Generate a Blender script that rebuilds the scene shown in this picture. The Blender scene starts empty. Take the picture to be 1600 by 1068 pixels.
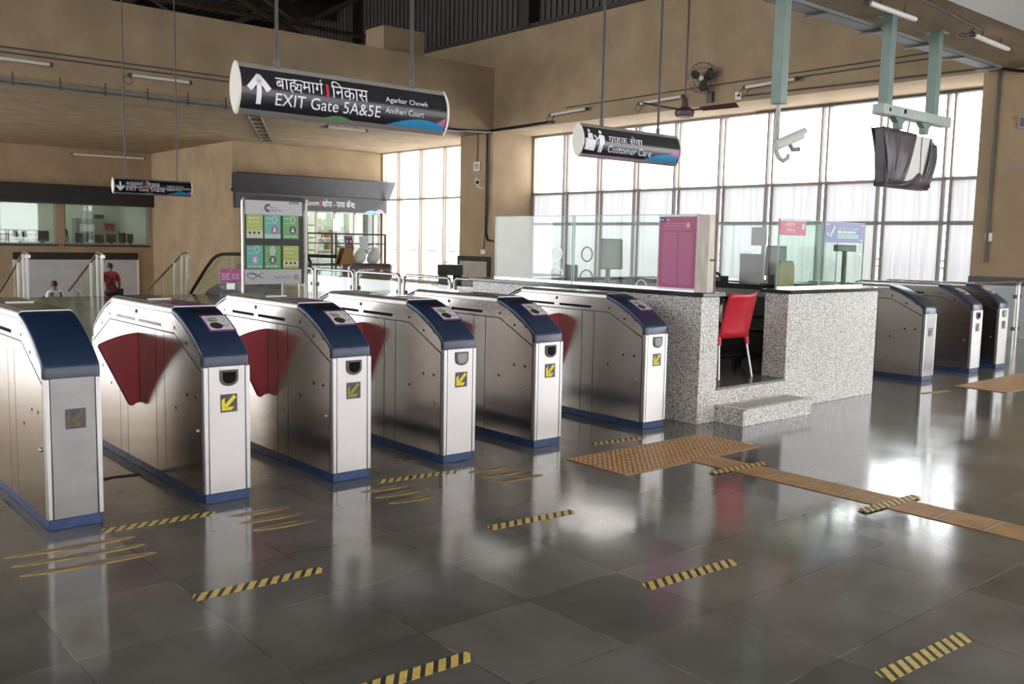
import bpy, bmesh, math, random
from mathutils import Vector, Matrix
random.seed(7)
scene = bpy.context.scene
C = scene.collection

# ------------------------------------------------------------------ camera
cam_data = bpy.data.cameras.new('camera')
cam = bpy.data.objects.new('camera', cam_data); C.objects.link(cam)
cam_data.sensor_width = 36.0
cam_data.lens = 36.0 * 1451.2 / 1600.0
cam_data.clip_end = 300
cam.matrix_world = Matrix((
    (0.76001482, 0.05419387, -0.64764226, 0.0),
    (-0.64959661, 0.09407796, -0.75443594, 0.0),
    (0.02004306, 0.99408871, 0.1067048, 1.6),
    (0, 0, 0, 1)))
scene.camera = cam

# ------------------------------------------------------------------ daylight and exposure
world = bpy.data.worlds.new('overcast_sky'); scene.world = world
world.use_nodes = True
bg = world.node_tree.nodes['Background']
bg.inputs['Color'].default_value = (0.97, 0.985, 1.0, 1)
bg.inputs['Strength'].default_value = 6.0
scene.view_settings.view_transform = 'Standard'
scene.view_settings.look = 'None'
scene.view_settings.exposure = 0.2
scene.view_settings.gamma = 1.0
scene.view_settings.use_curve_mapping = False
try:
    scene.cycles.max_bounces = 10
    scene.cycles.diffuse_bounces = 5
    scene.cycles.glossy_bounces = 5
    scene.cycles.transparent_max_bounces = 24
    scene.cycles.sample_clamp_indirect = 6.0
    scene.cycles.use_denoising = True
except Exception:
    pass

def area_light(name, loc, rot, sx, sy, power, col=(1, 1, 1)):
    l = bpy.data.lights.new(name, 'AREA'); l.shape = 'RECTANGLE'; l.size = sx; l.size_y = sy
    l.energy = power; l.color = col
    o = bpy.data.objects.new(name, l); C.objects.link(o); o.location = loc; o.rotation_euler = rot
    return o
# ceiling lamps inside the two glazed offices
area_light('office_ceiling_lamp', (9.5, 42.0, 3.3), (0, 0, 0), 7, 2.5, 60, (0.97, 1.0, 0.95))
area_light('lost_room_ceiling_lamp', (17.2, 33.5, 3.2), (0, 0, 0), 5, 2, 140, (1.0, 0.98, 0.94))

# ------------------------------------------------------------------ materials
MATS = {}
def mat(name, col, rough=0.5, metal=0.0, spec=0.5, noise=None, bump=None, coat=0.0, emit=None, rough_noise=None, aniso=None):
    """noise = (scale, amount[, stretch xyz]); bump = (scale, strength)"""
    m = bpy.data.materials.new(name); m.use_nodes = True
    nt = m.node_tree; b = nt.nodes['Principled BSDF']
    b.inputs['Base Color'].default_value = (*col, 1)
    b.inputs['Roughness'].default_value = rough
    b.inputs['Metallic'].default_value = metal
    b.inputs['Specular IOR Level'].default_value = spec
    b.inputs['Coat Weight'].default_value = coat
    b.inputs['Coat Roughness'].default_value = 0.12
    if emit:
        b.inputs['Emission Color'].default_value = (*emit[0], 1); b.inputs['Emission Strength'].default_value = emit[1]
    tc = None
    def coords(stretch=None):
        nonlocal tc
        if tc is None: tc = nt.nodes.new('ShaderNodeTexCoord')
        if stretch is None: return tc.outputs['Object']
        mp = nt.nodes.new('ShaderNodeMapping'); mp.inputs['Scale'].default_value = stretch
        nt.links.new(tc.outputs['Object'], mp.inputs['Vector']); return mp.outputs['Vector']
    if noise:
        n = nt.nodes.new('ShaderNodeTexNoise'); n.inputs['Scale'].default_value = noise[0]; n.inputs['Detail'].default_value = 6
        nt.links.new(coords(noise[2] if len(noise) > 2 else None), n.inputs['Vector'])
        r = nt.nodes.new('ShaderNodeMapRange'); r.inputs['From Min'].default_value = .3; r.inputs['From Max'].default_value = .7
        r.inputs['To Min'].default_value = 1 - noise[1]; r.inputs['To Max'].default_value = 1 + noise[1]
        nt.links.new(n.outputs['Fac'], r.inputs['Value'])
        v = nt.nodes.new('ShaderNodeVectorMath'); v.operation = 'SCALE'; v.inputs[0].default_value = col
        nt.links.new(r.outputs['Result'], v.inputs['Scale']); nt.links.new(v.outputs['Vector'], b.inputs['Base Color'])
    if rough_noise:
        n = nt.nodes.new('ShaderNodeTexNoise'); n.inputs['Scale'].default_value = rough_noise[0]; n.inputs['Detail'].default_value = 5
        nt.links.new(coords(rough_noise[2] if len(rough_noise) > 2 else None), n.inputs['Vector'])
        r = nt.nodes.new('ShaderNodeMapRange'); r.inputs['From Min'].default_value = .3; r.inputs['From Max'].default_value = .7
        r.inputs['To Min'].default_value = max(0, rough - rough_noise[1]); r.inputs['To Max'].default_value = rough + rough_noise[1]
        nt.links.new(n.outputs['Fac'], r.inputs['Value']); nt.links.new(r.outputs['Result'], b.inputs['Roughness'])
    if bump:
        n = nt.nodes.new('ShaderNodeTexNoise'); n.inputs['Scale'].default_value = bump[0]; n.inputs['Detail'].default_value = 5
        nt.links.new(coords(bump[2] if len(bump) > 2 else None), n.inputs['Vector'])
        bp = nt.nodes.new('ShaderNodeBump'); bp.inputs['Strength'].default_value = bump[1]; bp.inputs['Distance'].default_value = .02
        nt.links.new(n.outputs['Fac'], bp.inputs['Height']); nt.links.new(bp.outputs['Normal'], b.inputs['Normal'])
    MATS[name] = m
    return m

def glass_mat(name, tint, ior=1.45, gloss=1.0):
    m = bpy.data.materials.new(name); m.use_nodes = True; nt = m.node_tree; nt.nodes.clear()
    out = nt.nodes.new('ShaderNodeOutputMaterial'); mix = nt.nodes.new('ShaderNodeMixShader')
    tr = nt.nodes.new('ShaderNodeBsdfTransparent'); gl = nt.nodes.new('ShaderNodeBsdfGlossy')
    lw = nt.nodes.new('ShaderNodeLayerWeight'); fr = nt.nodes.new('ShaderNodeMath'); fr.operation = 'POWER'; fr.inputs[1].default_value = 5
    nt.links.new(lw.outputs['Facing'], fr.inputs[0])
    mu = nt.nodes.new('ShaderNodeMath'); mu.operation = 'MULTIPLY_ADD'; mu.inputs[1].default_value = .8 * gloss; mu.inputs[2].default_value = .035 * gloss; mu.use_clamp = True
    tr.inputs['Color'].default_value = (*tint, 1); gl.inputs['Roughness'].default_value = 0.02
    gl.inputs['Color'].default_value = (.95, .97, .97, 1)
    nt.links.new(fr.outputs[0], mu.inputs[0]); nt.links.new(mu.outputs[0], mix.inputs[0])
    nt.links.new(tr.outputs[0], mix.inputs[1]); nt.links.new(gl.outputs[0], mix.inputs[2])
    nt.links.new(mix.outputs[0], out.inputs['Surface'])
    MATS[name] = m; return m

plaster = mat('tan_plaster', (.375, .275, .172), .9, noise=(1.1, .14), bump=(38, .35), spec=.2)
plaster_dark = mat('tan_soffit', (.37, .272, .172), .9, noise=(1.4, .16), bump=(30, .5), spec=.2)
white_paint = mat('white_paint', (.78, .77, .73), .6)
steel = mat('brushed_steel', (.56, .525, .50), .17, 1.0, bump=(900, .02, (1, 1, .02)))
seam_dark = mat('dark_seam', (.05, .045, .042), .5)
steel_front = mat('satin_steel', (.53, .51, .495), .40, .85, noise=(2.5, .05))
dull_steel = mat('dull_scuffed_steel', (.25, .245, .24), .36, .9, noise=(5, .10, (1, 1, 2)))
steel_tube = mat('polished_steel_tube', (.50, .475, .44), .28, 1.0)
frame_bloom = mat('bloom_window_frame', (.50, .41, .345), .5)  # window frame colour lightened further, glare of the panes put into it
navy = mat('navy_plastic', (.006, .022, .062), .33, coat=.18, noise=(9, .15))
navy_paint = mat('navy_plinth_paint', (.022, .050, .135), .5, noise=(14, .35))
black_metal = mat('black_plastic', (.012, .012, .013), .35)
top_black = mat('dark_top_plate', (.035, .032, .028), .22)
slot_black = mat('slot_recess', (.006, .006, .006), .7, spec=.1)
slot_brown = mat('smoked_sensor_strip', (.03, .027, .024), .25)
slot_grey = mat('frosted_sensor_strip', (.25, .24, .23), .35)
rubber_red = mat('red_flap', (.30, .022, .032), .42, noise=(8, .12))
cream = mat('cream_light_bar', (.80, .76, .66), .4)
grey_frame = mat('grey_bezel', (.085, .075, .075), .4)
grey_shutter = mat('grey_shutter', (.28, .28, .29), .35)
disp_dark = mat('dark_display', (.055, .045, .045), .25)
arrow_yellow = mat('bright_yellow_arrow', (.78, .66, .02), .5, noise=(160, .3))
arrow_dim = mat('dim_green_arrow', (.22, .25, .03), .5, noise=(160, .3))
arrow_brown = mat('unlit_arrow', (.13, .085, .05), .5, noise=(160, .3))
purple = mat('purple_label', (.20, .045, .20), .4)
pale_label = mat('pale_label', (.72, .70, .72), .4)
leaf_green = mat('leaf_green', (.32, .52, .16), .5)
dark_label = mat('dark_print', (.03, .03, .035), .5)
tape_black = mat('black_rubber', (.015, .015, .015), .6)
sign_black = mat('sign_black', (.012, .013, .017), .18)
sign_white = mat('sign_white', (.80, .80, .86), .4)
sign_red = mat('sign_red', (.55, .03, .04), .4)
sign_blue = mat('sign_blue', (.02, .24, .48), .4)
sign_pink = mat('sign_pink', (.50, .12, .35), .4)
sign_green = mat('sign_green', (.08, .30, .09), .4)
alu = mat('silver_aluminium', (.72, .72, .72), .32, .9)
green_post = mat('green_grey_paint', (.19, .27, .235), .45, noise=(5, .08))
pale_green = mat('pale_green_paint', (.44, .50, .47), .45, noise=(9, .15))
bag_black = mat('dark_bag_plastic', (.085, .072, .082), .38, noise=(5, .3), bump=(7, .6))
dark_roof = mat('dark_roof_sheet', (.028, .026, .024), .7)
roof_beam = mat('dark_roof_steel', (.035, .029, .02), .6)
roof_truss = mat('ochre_truss_steel', (.085, .062, .033), .6)
charcoal = mat('charcoal_fascia', (.045, .042, .044), .5, noise=(3, .15))
black_fascia = mat('black_fascia', (.014, .013, .013), .5)
stone_clad = mat('beige_stone_cladding', (.46, .40, .35), .35, noise=(6, .12))
dark_granite = mat('black_granite_top', (.022, .022, .024), .12, noise=(90, .5))
frame_brown = mat('bronze_window_frame', (.30, .265, .235), .5)  # bronze, lightened for bloom from the bright panes
conduit = mat('grey_conduit', (.10, .092, .085), .5)
rod_dark = mat('dark_rod_paint', (.04, .038, .037), .4)
tray_metal = mat('galvanised_tray', (.24, .24, .245), .65, .25)
tube_white = mat('tube_batten_white', (.78, .75, .70), .35)
grey_board = mat('grey_white_board', (.52, .52, .54), .5, noise=(2.2, .08))
chair_red = mat('red_plastic', (.58, .018, .04), .32)
maroon = mat('maroon_ceiling_fan', (.115, .05, .05), .4)
skin = mat('skin', (.24, .125, .075), .55)
hair = mat('black_hair', (.012, .010, .010), .5)
red_cloth = mat('red_cloth', (.30, .022, .028), .8)
white_cloth = mat('white_cloth', (.68, .68, .70), .8)
dark_cloth = mat('dark_cloth', (.02, .02, .025), .8)
wood_brown = mat('reddish_brown_wood', (.115, .042, .032), .4, noise=(4, .2, (1, 1, 8)))
board_brown = mat('yellow_brown_board', (.30, .15, .03), .5)
sack_white = mat('white_sack', (.70, .69, .68), .6, bump=(9, .6))
paper_white = mat('white_paper', (.80, .80, .80), .6)
paper_purple = mat('purple_paper', (.14, .02, .07), .5)
magenta = mat('magenta_poster', (.36, .06, .165), .35)
poster_line = mat('pale_poster_print', (.56, .17, .33), .4)
pink = mat('hot_pink_notice', (.72, .10, .42), .4)
red_notice = mat('red_notice', (.50, .085, .14), .4)
violet_notice = mat('violet_notice', (.19, .18, .42), .4)
mint = mat('mint_print', (.42, .66, .54), .4)
monitor_grey = mat('grey_monitor_case', (.20, .20, .19), .45)
blue_label = mat('blue_label', (.025, .05, .22), .4)
grey_panel = mat('grey_desk_panel', (.22, .21, .20), .4)
office_wall = mat('pale_office_wall', (.62, .66, .58), .8)
office_floor = mat('office_floor', (.3, .3, .28), .5)
fire_red = mat('red_fire_bucket', (.40, .035, .02), .4)
lime = mat('lime_leaflet', (.52, .60, .10), .4)
teal = mat('teal_leaflet', (.16, .52, .46), .4)
leafgreen = mat('green_leaflet', (.20, .48, .15), .4)
tan_seat = mat('tan_seat', (.36, .29, .18), .6)
brown_scrap = mat('brown_scrap', (.05, .04, .035), .8)
glass = glass_mat('clear_glass', (.93, .985, .96))
glass_rail = glass_mat('barrier_glass', (.90, .95, .935), gloss=1.3)
glass_window = glass_mat('window_glass', (.97, .98, .98), gloss=.8)
glass_office = glass_mat('office_glass', (.85, .90, .86), gloss=1.6)

def make_frosted(name, c0, c1):
    m = bpy.data.materials.new(name); m.use_nodes = True; nt = m.node_tree; nt.nodes.clear()
    out = nt.nodes.new('ShaderNodeOutputMaterial'); mix = nt.nodes.new('ShaderNodeMixShader')
    tl = nt.nodes.new('ShaderNodeBsdfTranslucent'); df = nt.nodes.new('ShaderNodeBsdfDiffuse')
    tc = nt.nodes.new('ShaderNodeTexCoord'); mp = nt.nodes.new('ShaderNodeMapping'); mp.inputs['Scale'].default_value = (1, 9, .25)
    n = nt.nodes.new('ShaderNodeTexNoise'); n.inputs['Scale'].default_value = 2.0; n.inputs['Detail'].default_value = 4
    r = nt.nodes.new('ShaderNodeValToRGB')
    r.color_ramp.elements[0].position = .3; r.color_ramp.elements[0].color = (c0, c0*.99, c0*1.0, 1)
    r.color_ramp.elements[1].position = .65; r.color_ramp.elements[1].color = (c1, c1*.99, c1*.995, 1)
    nt.links.new(tc.outputs['Object'], mp.inputs['Vector']); nt.links.new(mp.outputs['Vector'], n.inputs['Vector'])
    nt.links.new(n.outputs['Fac'], r.inputs['Fac']); nt.links.new(r.outputs['Color'], tl.inputs['Color'])
    df.inputs['Color'].default_value = (.4, .4, .4, 1)
    mix.inputs[0].default_value = .12
    nt.links.new(tl.outputs[0], mix.inputs[1]); nt.links.new(df.outputs[0], mix.inputs[2]); nt.links.new(mix.outputs[0], out.inputs['Surface'])
    return m
frosted = make_frosted('frosted_sheet', .40, .47)
added_frost_left = make_frosted('added_frosted_side', .60, .64)  # for the added, unseen glazing on the left; tone sets the daylight passed
added_frost_back = make_frosted('added_frosted_hall', .86, .9)  # for the added, unseen glazing behind the camera; tone sets the daylight passed

def make_granite(name, dark, light, tone):
    m = bpy.data.materials.new(name); m.use_nodes = True; nt = m.node_tree; b = nt.nodes['Principled BSDF']
    tc = nt.nodes.new('ShaderNodeTexCoord')
    v = nt.nodes.new('ShaderNodeTexVoronoi'); v.inputs['Scale'].default_value = 150
    w = nt.nodes.new('ShaderNodeTexNoise'); w.inputs['Scale'].default_value = 80; w.inputs['Detail'].default_value = 3
    ad = nt.nodes.new('ShaderNodeMix'); ad.data_type = 'FLOAT'; ad.inputs[0].default_value = .5
    r = nt.nodes.new('ShaderNodeValToRGB'); r.color_ramp.interpolation = 'LINEAR'
    e = r.color_ramp.elements; e[0].position = .33; e[0].color = (*dark, 1); e[1].position = .62; e[1].color = (*light, 1)
    x = e.new(.45); x.color = (*tone, 1)
    sep = nt.nodes.new('ShaderNodeSeparateColor')
    nt.links.new(tc.outputs['Object'], v.inputs['Vector']); nt.links.new(tc.outputs['Object'], w.inputs['Vector'])
    nt.links.new(v.outputs['Color'], sep.inputs[0])
    nt.links.new(sep.outputs[0], ad.inputs[2]); nt.links.new(w.outputs['Fac'], ad.inputs[3])
    nt.links.new(ad.outputs[0], r.inputs['Fac']); nt.links.new(r.outputs['Color'], b.inputs['Base Color'])
    b.inputs['Roughness'].default_value = .28
    return m
granite = make_granite('speckled_granite', (.10, .09, .082), (.80, .78, .75), (.50, .48, .455))

def make_floor():
    m = bpy.data.materials.new('polished_stone_slabs'); m.use_nodes = True; nt = m.node_tree; b = nt.nodes['Principled BSDF']
    L = nt.links.new
    def math_(op, a, bb=None, c=None):
        n = nt.nodes.new('ShaderNodeMath'); n.operation = op
        for i, q in enumerate((a, bb, c)):
            if q is None: continue
            if isinstance(q, (int, float)): n.inputs[i].default_value = q
            else: L(q, n.inputs[i])
        return n.outputs[0]
    tc = nt.nodes.new('ShaderNodeTexCoord'); sx = nt.nodes.new('ShaderNodeSeparateXYZ'); L(tc.outputs['Object'], sx.inputs[0])
    u = math_('DIVIDE', math_('SUBTRACT', sx.outputs[0], .955 - 58.3), .583)
    v = math_('DIVIDE', math_('SUBTRACT', sx.outputs[1], 1.81 - 59.5), .595)
    fu = math_('FRACT', u); fv = math_('FRACT', v)
    du = math_('MINIMUM', fu, math_('SUBTRACT', 1, fu)); dv = math_('MINIMUM', fv, math_('SUBTRACT', 1, fv))
    d = math_('MINIMUM', du, dv)
    cid = nt.nodes.new('ShaderNodeCombineXYZ'); L(math_('FLOOR', u), cid.inputs[0]); L(math_('FLOOR', v), cid.inputs[1])
    wn = nt.nodes.new('ShaderNodeTexWhiteNoise'); wn.noise_dimensions = '2D'; L(cid.outputs[0], wn.inputs['Vector'])
    ramp = nt.nodes.new('ShaderNodeValToRGB'); e = ramp.color_ramp.elements
    e[0].position = 0; e[0].color = (.110, .114, .104, 1); e[1].position = 1; e[1].color = (.162, .154, .141, 1)
    x = e.new(.35); x.color = (.130, .128, .117, 1); x = e.new(.7); x.color = (.146, .141, .130, 1)
    L(wn.outputs['Value'], ramp.inputs['Fac'])
    n1 = nt.nodes.new('ShaderNodeTexNoise'); n1.inputs['Scale'].default_value = 2.2; n1.inputs['Detail'].default_value = 8; L(tc.outputs['Object'], n1.inputs['Vector'])
    mr = nt.nodes.new('ShaderNodeMapRange'); mr.inputs['From Min'].default_value = .3; mr.inputs['From Max'].default_value = .7; mr.inputs['To Min'].default_value = .8; mr.inputs['To Max'].default_value = 1.2
    L(n1.outputs['Fac'], mr.inputs['Value'])
    sc_ = nt.nodes.new('ShaderNodeVectorMath'); sc_.operation = 'SCALE'; L(ramp.outputs['Color'], sc_.inputs[0]); L(mr.outputs['Result'], sc_.inputs['Scale'])
    gr = nt.nodes.new('ShaderNodeMapRange'); gr.inputs['From Min'].default_value = .0035; gr.inputs['From Max'].default_value = .008; gr.inputs['To Min'].default_value = 1; gr.inputs['To Max'].default_value = 0
    L(d, gr.inputs['Value'])
    n2 = nt.nodes.new('ShaderNodeTexNoise'); n2.inputs['Scale'].default_value = 3.5; n2.inputs['Detail'].default_value = 2; L(tc.outputs['Object'], n2.inputs['Vector'])
    gcol = nt.nodes.new('ShaderNodeValToRGB'); ge = gcol.color_ramp.elements
    ge[0].position = .5; ge[0].color = (.07, .066, .06, 1); ge[1].position = .68; ge[1].color = (.3, .28, .25, 1)
    L(n2.outputs['Fac'], gcol.inputs['Fac'])
    mx = nt.nodes.new('ShaderNodeMix'); mx.data_type = 'RGBA'
    L(math_('MULTIPLY', gr.outputs['Result'], .75), mx.inputs[0]); L(sc_.outputs[0], mx.inputs[6]); L(gcol.outputs['Color'], mx.inputs[7])
    L(mx.outputs[2], b.inputs['Base Color'])
    n3 = nt.nodes.new('ShaderNodeTexNoise'); n3.inputs['Scale'].default_value = 1.3; n3.inputs['Detail'].default_value = 6; L(tc.outputs['Object'], n3.inputs['Vector'])
    rr = nt.nodes.new('ShaderNodeMapRange'); rr.inputs['From Min'].default_value = .3; rr.inputs['From Max'].default_value = .7; rr.inputs['To Min'].default_value = .07; rr.inputs['To Max'].default_value = .17
    L(n3.outputs['Fac'], rr.inputs['Value']); L(rr.outputs['Result'], b.inputs['Roughness'])
    b.inputs['Specular IOR Level'].default_value = .8
    n4 = nt.nodes.new('ShaderNodeTexNoise'); n4.inputs['Scale'].default_value = 9; n4.inputs['Detail'].default_value = 4; L(tc.outputs['Object'], n4.inputs['Vector'])
    bp = nt.nodes.new('ShaderNodeBump'); bp.inputs['Strength'].default_value = .07; bp.inputs['Distance'].default_value = .004
    L(n4.outputs['Fac'], bp.inputs['Height']); L(bp.outputs['Normal'], b.inputs['Normal'])
    return m
floor_mat = make_floor()

def make_tape():
    m = bpy.data.materials.new('hazard_stripes'); m.use_nodes = True; nt = m.node_tree; b = nt.nodes['Principled BSDF']; L = nt.links.new
    tc = nt.nodes.new('ShaderNodeTexCoord'); sx = nt.nodes.new('ShaderNodeSeparateXYZ'); L(tc.outputs['Object'], sx.inputs[0])
    a = nt.nodes.new('ShaderNodeMath'); a.operation = 'MULTIPLY_ADD'; L(sx.outputs[1], a.inputs[0]); a.inputs[1].default_value = -.7; L(sx.outputs[0], a.inputs[2])
    d = nt.nodes.new('ShaderNodeMath'); d.operation = 'DIVIDE'; L(a.outputs[0], d.inputs[0]); d.inputs[1].default_value = .0575
    f = nt.nodes.new('ShaderNodeMath'); f.operation = 'FRACT'; L(d.outputs[0], f.inputs[0])
    r = nt.nodes.new('ShaderNodeValToRGB'); r.color_ramp.interpolation = 'CONSTANT'
    r.color_ramp.elements[0].color = (.74, .56, .15, 1); r.color_ramp.elements[1].position = .6; r.color_ramp.elements[1].color = (.035, .028, .03, 1)
    L(f.outputs[0], r.inputs['Fac'])
    n = nt.nodes.new('ShaderNodeTexNoise'); n.inputs['Scale'].default_value = 30; n.inputs['Detail'].default_value = 4; L(tc.outputs['Object'], n.inputs['Vector'])
    mr = nt.nodes.new('ShaderNodeMapRange'); mr.inputs['From Min'].default_value = .3; mr.inputs['From Max'].default_value = .7; mr.inputs['To Min'].default_value = .75; mr.inputs['To Max'].default_value = 1.1
    L(n.outputs['Fac'], mr.inputs['Value'])
    s = nt.nodes.new('ShaderNodeVectorMath'); s.operation = 'SCALE'; L(r.outputs['Color'], s.inputs[0]); L(mr.outputs['Result'], s.inputs['Scale'])
    L(s.outputs[0], b.inputs['Base Color']); b.inputs['Roughness'].default_value = .45
    return m
hazard = make_tape()

def make_worn_sticker():
    m = bpy.data.materials.new('worn_yellow_outline'); m.use_nodes = True; nt = m.node_tree; b = nt.nodes['Principled BSDF']; L = nt.links.new
    tc = nt.nodes.new('ShaderNodeTexCoord')
    n = nt.nodes.new('ShaderNodeTexNoise'); n.inputs['Scale'].default_value = 7; n.inputs['Detail'].default_value = 4; L(tc.outputs['Object'], n.inputs['Vector'])
    r = nt.nodes.new('ShaderNodeValToRGB'); r.color_ramp.elements[0].position = .45; r.color_ramp.elements[0].color = (.30, .21, .13, 1)
    r.color_ramp.elements[1].position = .6; r.color_ramp.elements[1].color = (.64, .50, .10, 1)
    L(n.outputs['Fac'], r.inputs['Fac']); L(r.outputs['Color'], b.inputs['Base Color']); b.inputs['Roughness'].default_value = .5
    return m
sticker_edge = make_worn_sticker()
sticker_fill = mat('worn_brown_fill', (.17, .115, .08), .45, noise=(12, .3))
tactile = mat('ochre_tactile', (.44, .25, .10), .5, noise=(6, .18))
tactile_gap = mat('pale_joint', (.46, .40, .33), .6)

# ------------------------------------------------------------------ mesh builder
class MB:
    def __init__(self): self.bm = bmesh.new()
    def box(self, x0, x1, y0, y1, z0, z1):
        vs = [self.bm.verts.new(p) for p in ((x0,y0,z0),(x1,y0,z0),(x1,y1,z0),(x0,y1,z0),(x0,y0,z1),(x1,y0,z1),(x1,y1,z1),(x0,y1,z1))]
        for f in ((3,2,1,0),(4,5,6,7),(0,1,5,4),(1,2,6,5),(2,3,7,6),(3,0,4,7)): self.bm.faces.new([vs[i] for i in f])
        return self
    def obox(self, p, u, v, w):
        """box from corner p with edge vectors u, v, w"""
        p, u, v, w = map(Vector, (p, u, v, w))
        vs = [self.bm.verts.new(q) for q in (p, p+u, p+u+v, p+v, p+w, p+u+w, p+u+v+w, p+v+w)]
        for f in ((3,2,1,0),(4,5,6,7),(0,1,5,4),(1,2,6,5),(2,3,7,6),(3,0,4,7)): self.bm.faces.new([vs[i] for i in f])
        return self
    def face(self, pts):
        self.bm.faces.new([self.bm.verts.new(p) for p in pts]); return self
    def prism(self, pts, axis, a0, a1):
        """pts: 2D outline; axis 'x' -> (y,z), 'y' -> (x,z), 'z' -> (x,y)"""
        def P(q, a):
            return {'x': (a, q[0], q[1]), 'y': (q[0], a, q[1]), 'z': (q[0], q[1], a)}[axis]
        A = [self.bm.verts.new(P(q, a0)) for q in pts]; B = [self.bm.verts.new(P(q, a1)) for q in pts]
        n = len(pts); self.bm.faces.new(A); self.bm.faces.new(list(reversed(B)))
        for i in range(n): self.bm.faces.new([A[i], A[(i+1) % n], B[(i+1) % n], B[i]])
        return self
    def rings(self, rings, cap=True, closed=False):
        R = [[self.bm.verts.new(p) for p in r] for r in rings]
        n = len(R[0])
        pairs = list(zip(R[:-1], R[1:])) + ([(R[-1], R[0])] if closed else [])
        for a, b in pairs:
            for i in range(n): self.bm.faces.new([a[i], a[(i+1) % n], b[(i+1) % n], b[i]])
        if cap and not closed:
            self.bm.faces.new(list(reversed(R[0]))); self.bm.faces.new(R[-1])
        return self
    def tube(self, path, r, seg=10, closed=False, r2=None):
        path = [Vector(p) for p in path]; n = len(path); rings = []
        up = None
        for i, p in enumerate(path):
            if closed: t = (path[(i+1) % n] - path[i-1])
            else: t = (path[min(i+1, n-1)] - path[max(i-1, 0)])
            t.normalize()
            if up is None:
                up = Vector((0, 0, 1)) if abs(t.z) < .9 else Vector((1, 0, 0))
            s = t.cross(up)
            if s.length < 1e-6: s = t.cross(Vector((0, 1, 0)))
            s.normalize(); up = s.cross(t); up.normalize()
            rr = r if r2 is None else r + (r2 - r) * i / max(1, n - 1)
            rings.append([p + s * rr * math.cos(2*math.pi*k/seg) + up * rr * math.sin(2*math.pi*k/seg) for k in range(seg)])
        return self.rings(rings, closed=closed)
    def cyl(self, p0, p1, r, seg=16, r2=None): return self.tube([p0, p1], r, seg, r2=r2)
    def lathe(self, prof, center, axis='z', seg=24):
        rings = []
        cx, cy, cz = center
        for (r, h) in prof:
            ring = []
            for k in range(seg):
                a = 2*math.pi*k/seg; u, v = r*math.cos(a), r*math.sin(a)
                ring.append({'z': (cx+u, cy+v, cz+h), 'y': (cx+u, cy+h, cz-v), 'x': (cx+h, cy+u, cz+v)}[axis])
            rings.append(ring)
        return self.rings(rings)
    def sphere(self, c, rx, ry=None, rz=None, seg=16, rows=10):
        ry = ry or rx; rz = rz or rx; rings = []
        for j in range(rows + 1):
            t = -math.pi/2 + math.pi * (j + .0001 if j == 0 else (j - .0001 if j == rows else j)) / rows
            cr, sz = max(.02, math.cos(t)), math.sin(t)
            rings.append([(c[0]+rx*cr*math.cos(2*math.pi*k/seg), c[1]+ry*cr*math.sin(2*math.pi*k/seg), c[2]+rz*sz) for k in range(seg)])
        return self.rings(rings)
    def mesh2d(self, verts, faces, fn):
        V = [self.bm.verts.new(fn(*v)) for v in verts]
        for f in faces:
            try: self.bm.faces.new([V[i] for i in f])
            except ValueError: pass
        return self
    def build(self, name, m, parent=None, bevel=0, seg=2, smooth=False, angle=35, loc=None, recalc=True):
        me = bpy.data.meshes.new(name)
        if recalc: bmesh.ops.recalc_face_normals(self.bm, faces=self.bm.faces)
        self.bm.to_mesh(me); self.bm.free()
        me.materials.append(m)
        if smooth or bevel:
            for p in me.polygons: p.use_smooth = True
            try: me.set_sharp_from_angle(angle=math.radians(angle))
            except Exception: pass
        o = bpy.data.objects.new(name, me); C.objects.link(o)
        if bevel:
            bv = o.modifiers.new('bevel', 'BEVEL'); bv.width = bevel; bv.segments = seg; bv.limit_method = 'ANGLE'; bv.angle_limit = math.radians(40)
            bv.harden_normals = False
        if parent is not None: o.parent = parent
        if loc is not None: o.location = loc
        return o

def thing(name, label, cat, loc=(0, 0, 0), rotz=0.0, group=None):
    o = bpy.data.objects.new(name, None); C.objects.link(o)
    o.empty_display_size = .1
    o.location = loc; o.rotation_euler = (0, 0, rotz); o['label'] = label; o['category'] = cat
    if group: o['group'] = group
    return o
def tag(o, label, cat, group=None):
    o['label'] = label; o['category'] = cat
    if group: o['group'] = group
    return o
def struct(o):
    o['kind'] = 'structure'; return o
def dup(root, loc, label, group=None, rotz=None):
    r = root.copy(); C.objects.link(r); r.location = loc; r['label'] = label
    if rotz is not None: r.rotation_euler = (0, 0, rotz)
    if group: r['group'] = group
    for ch in list(root.children):
        c = ch.copy(); C.objects.link(c); c.parent = r
        for g in list(ch.children):
            d = g.copy(); C.objects.link(d); d.parent = c
    return r

# ---- lettering: real outlines of the built-in font as 2D meshes
def text2d(s):
    cu = bpy.data.curves.new('lettering_curve', 'FONT'); cu.body = s; cu.size = 1.0; cu.resolution_u = 3
    o = bpy.data.objects.new('lettering_curve', cu); C.objects.link(o)
    dg = bpy.context.evaluated_depsgraph_get()
    me = bpy.data.meshes.new_from_object(o.evaluated_get(dg))
    vs = [(v.co.x, v.co.y) for v in me.vertices]; fs = [tuple(p.vertices) for p in me.polygons]
    bpy.data.objects.remove(o); bpy.data.curves.remove(cu); bpy.data.meshes.remove(me)
    return vs, fs
def fit(vf, x0, x1, z0, z1=None):
    """scale a 2D mesh into a box; without z1 the aspect is kept"""
    vs, fs = vf
    ax, bx = min(v[0] for v in vs), max(v[0] for v in vs); az, bz = min(v[1] for v in vs), max(v[1] for v in vs)
    sx = (x1 - x0) / (bx - ax); sz = sx if z1 is None else (z1 - z0) / (bz - az)
    return [(x0 + (v[0] - ax) * sx, z0 + (v[1] - az) * sz) for v in vs], fs
def merge2d(*parts):
    V, F = [], []
    for vs, fs in parts:
        k = len(V); V += vs; F += [tuple(i + k for i in f) for f in fs]
    return V, F
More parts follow.
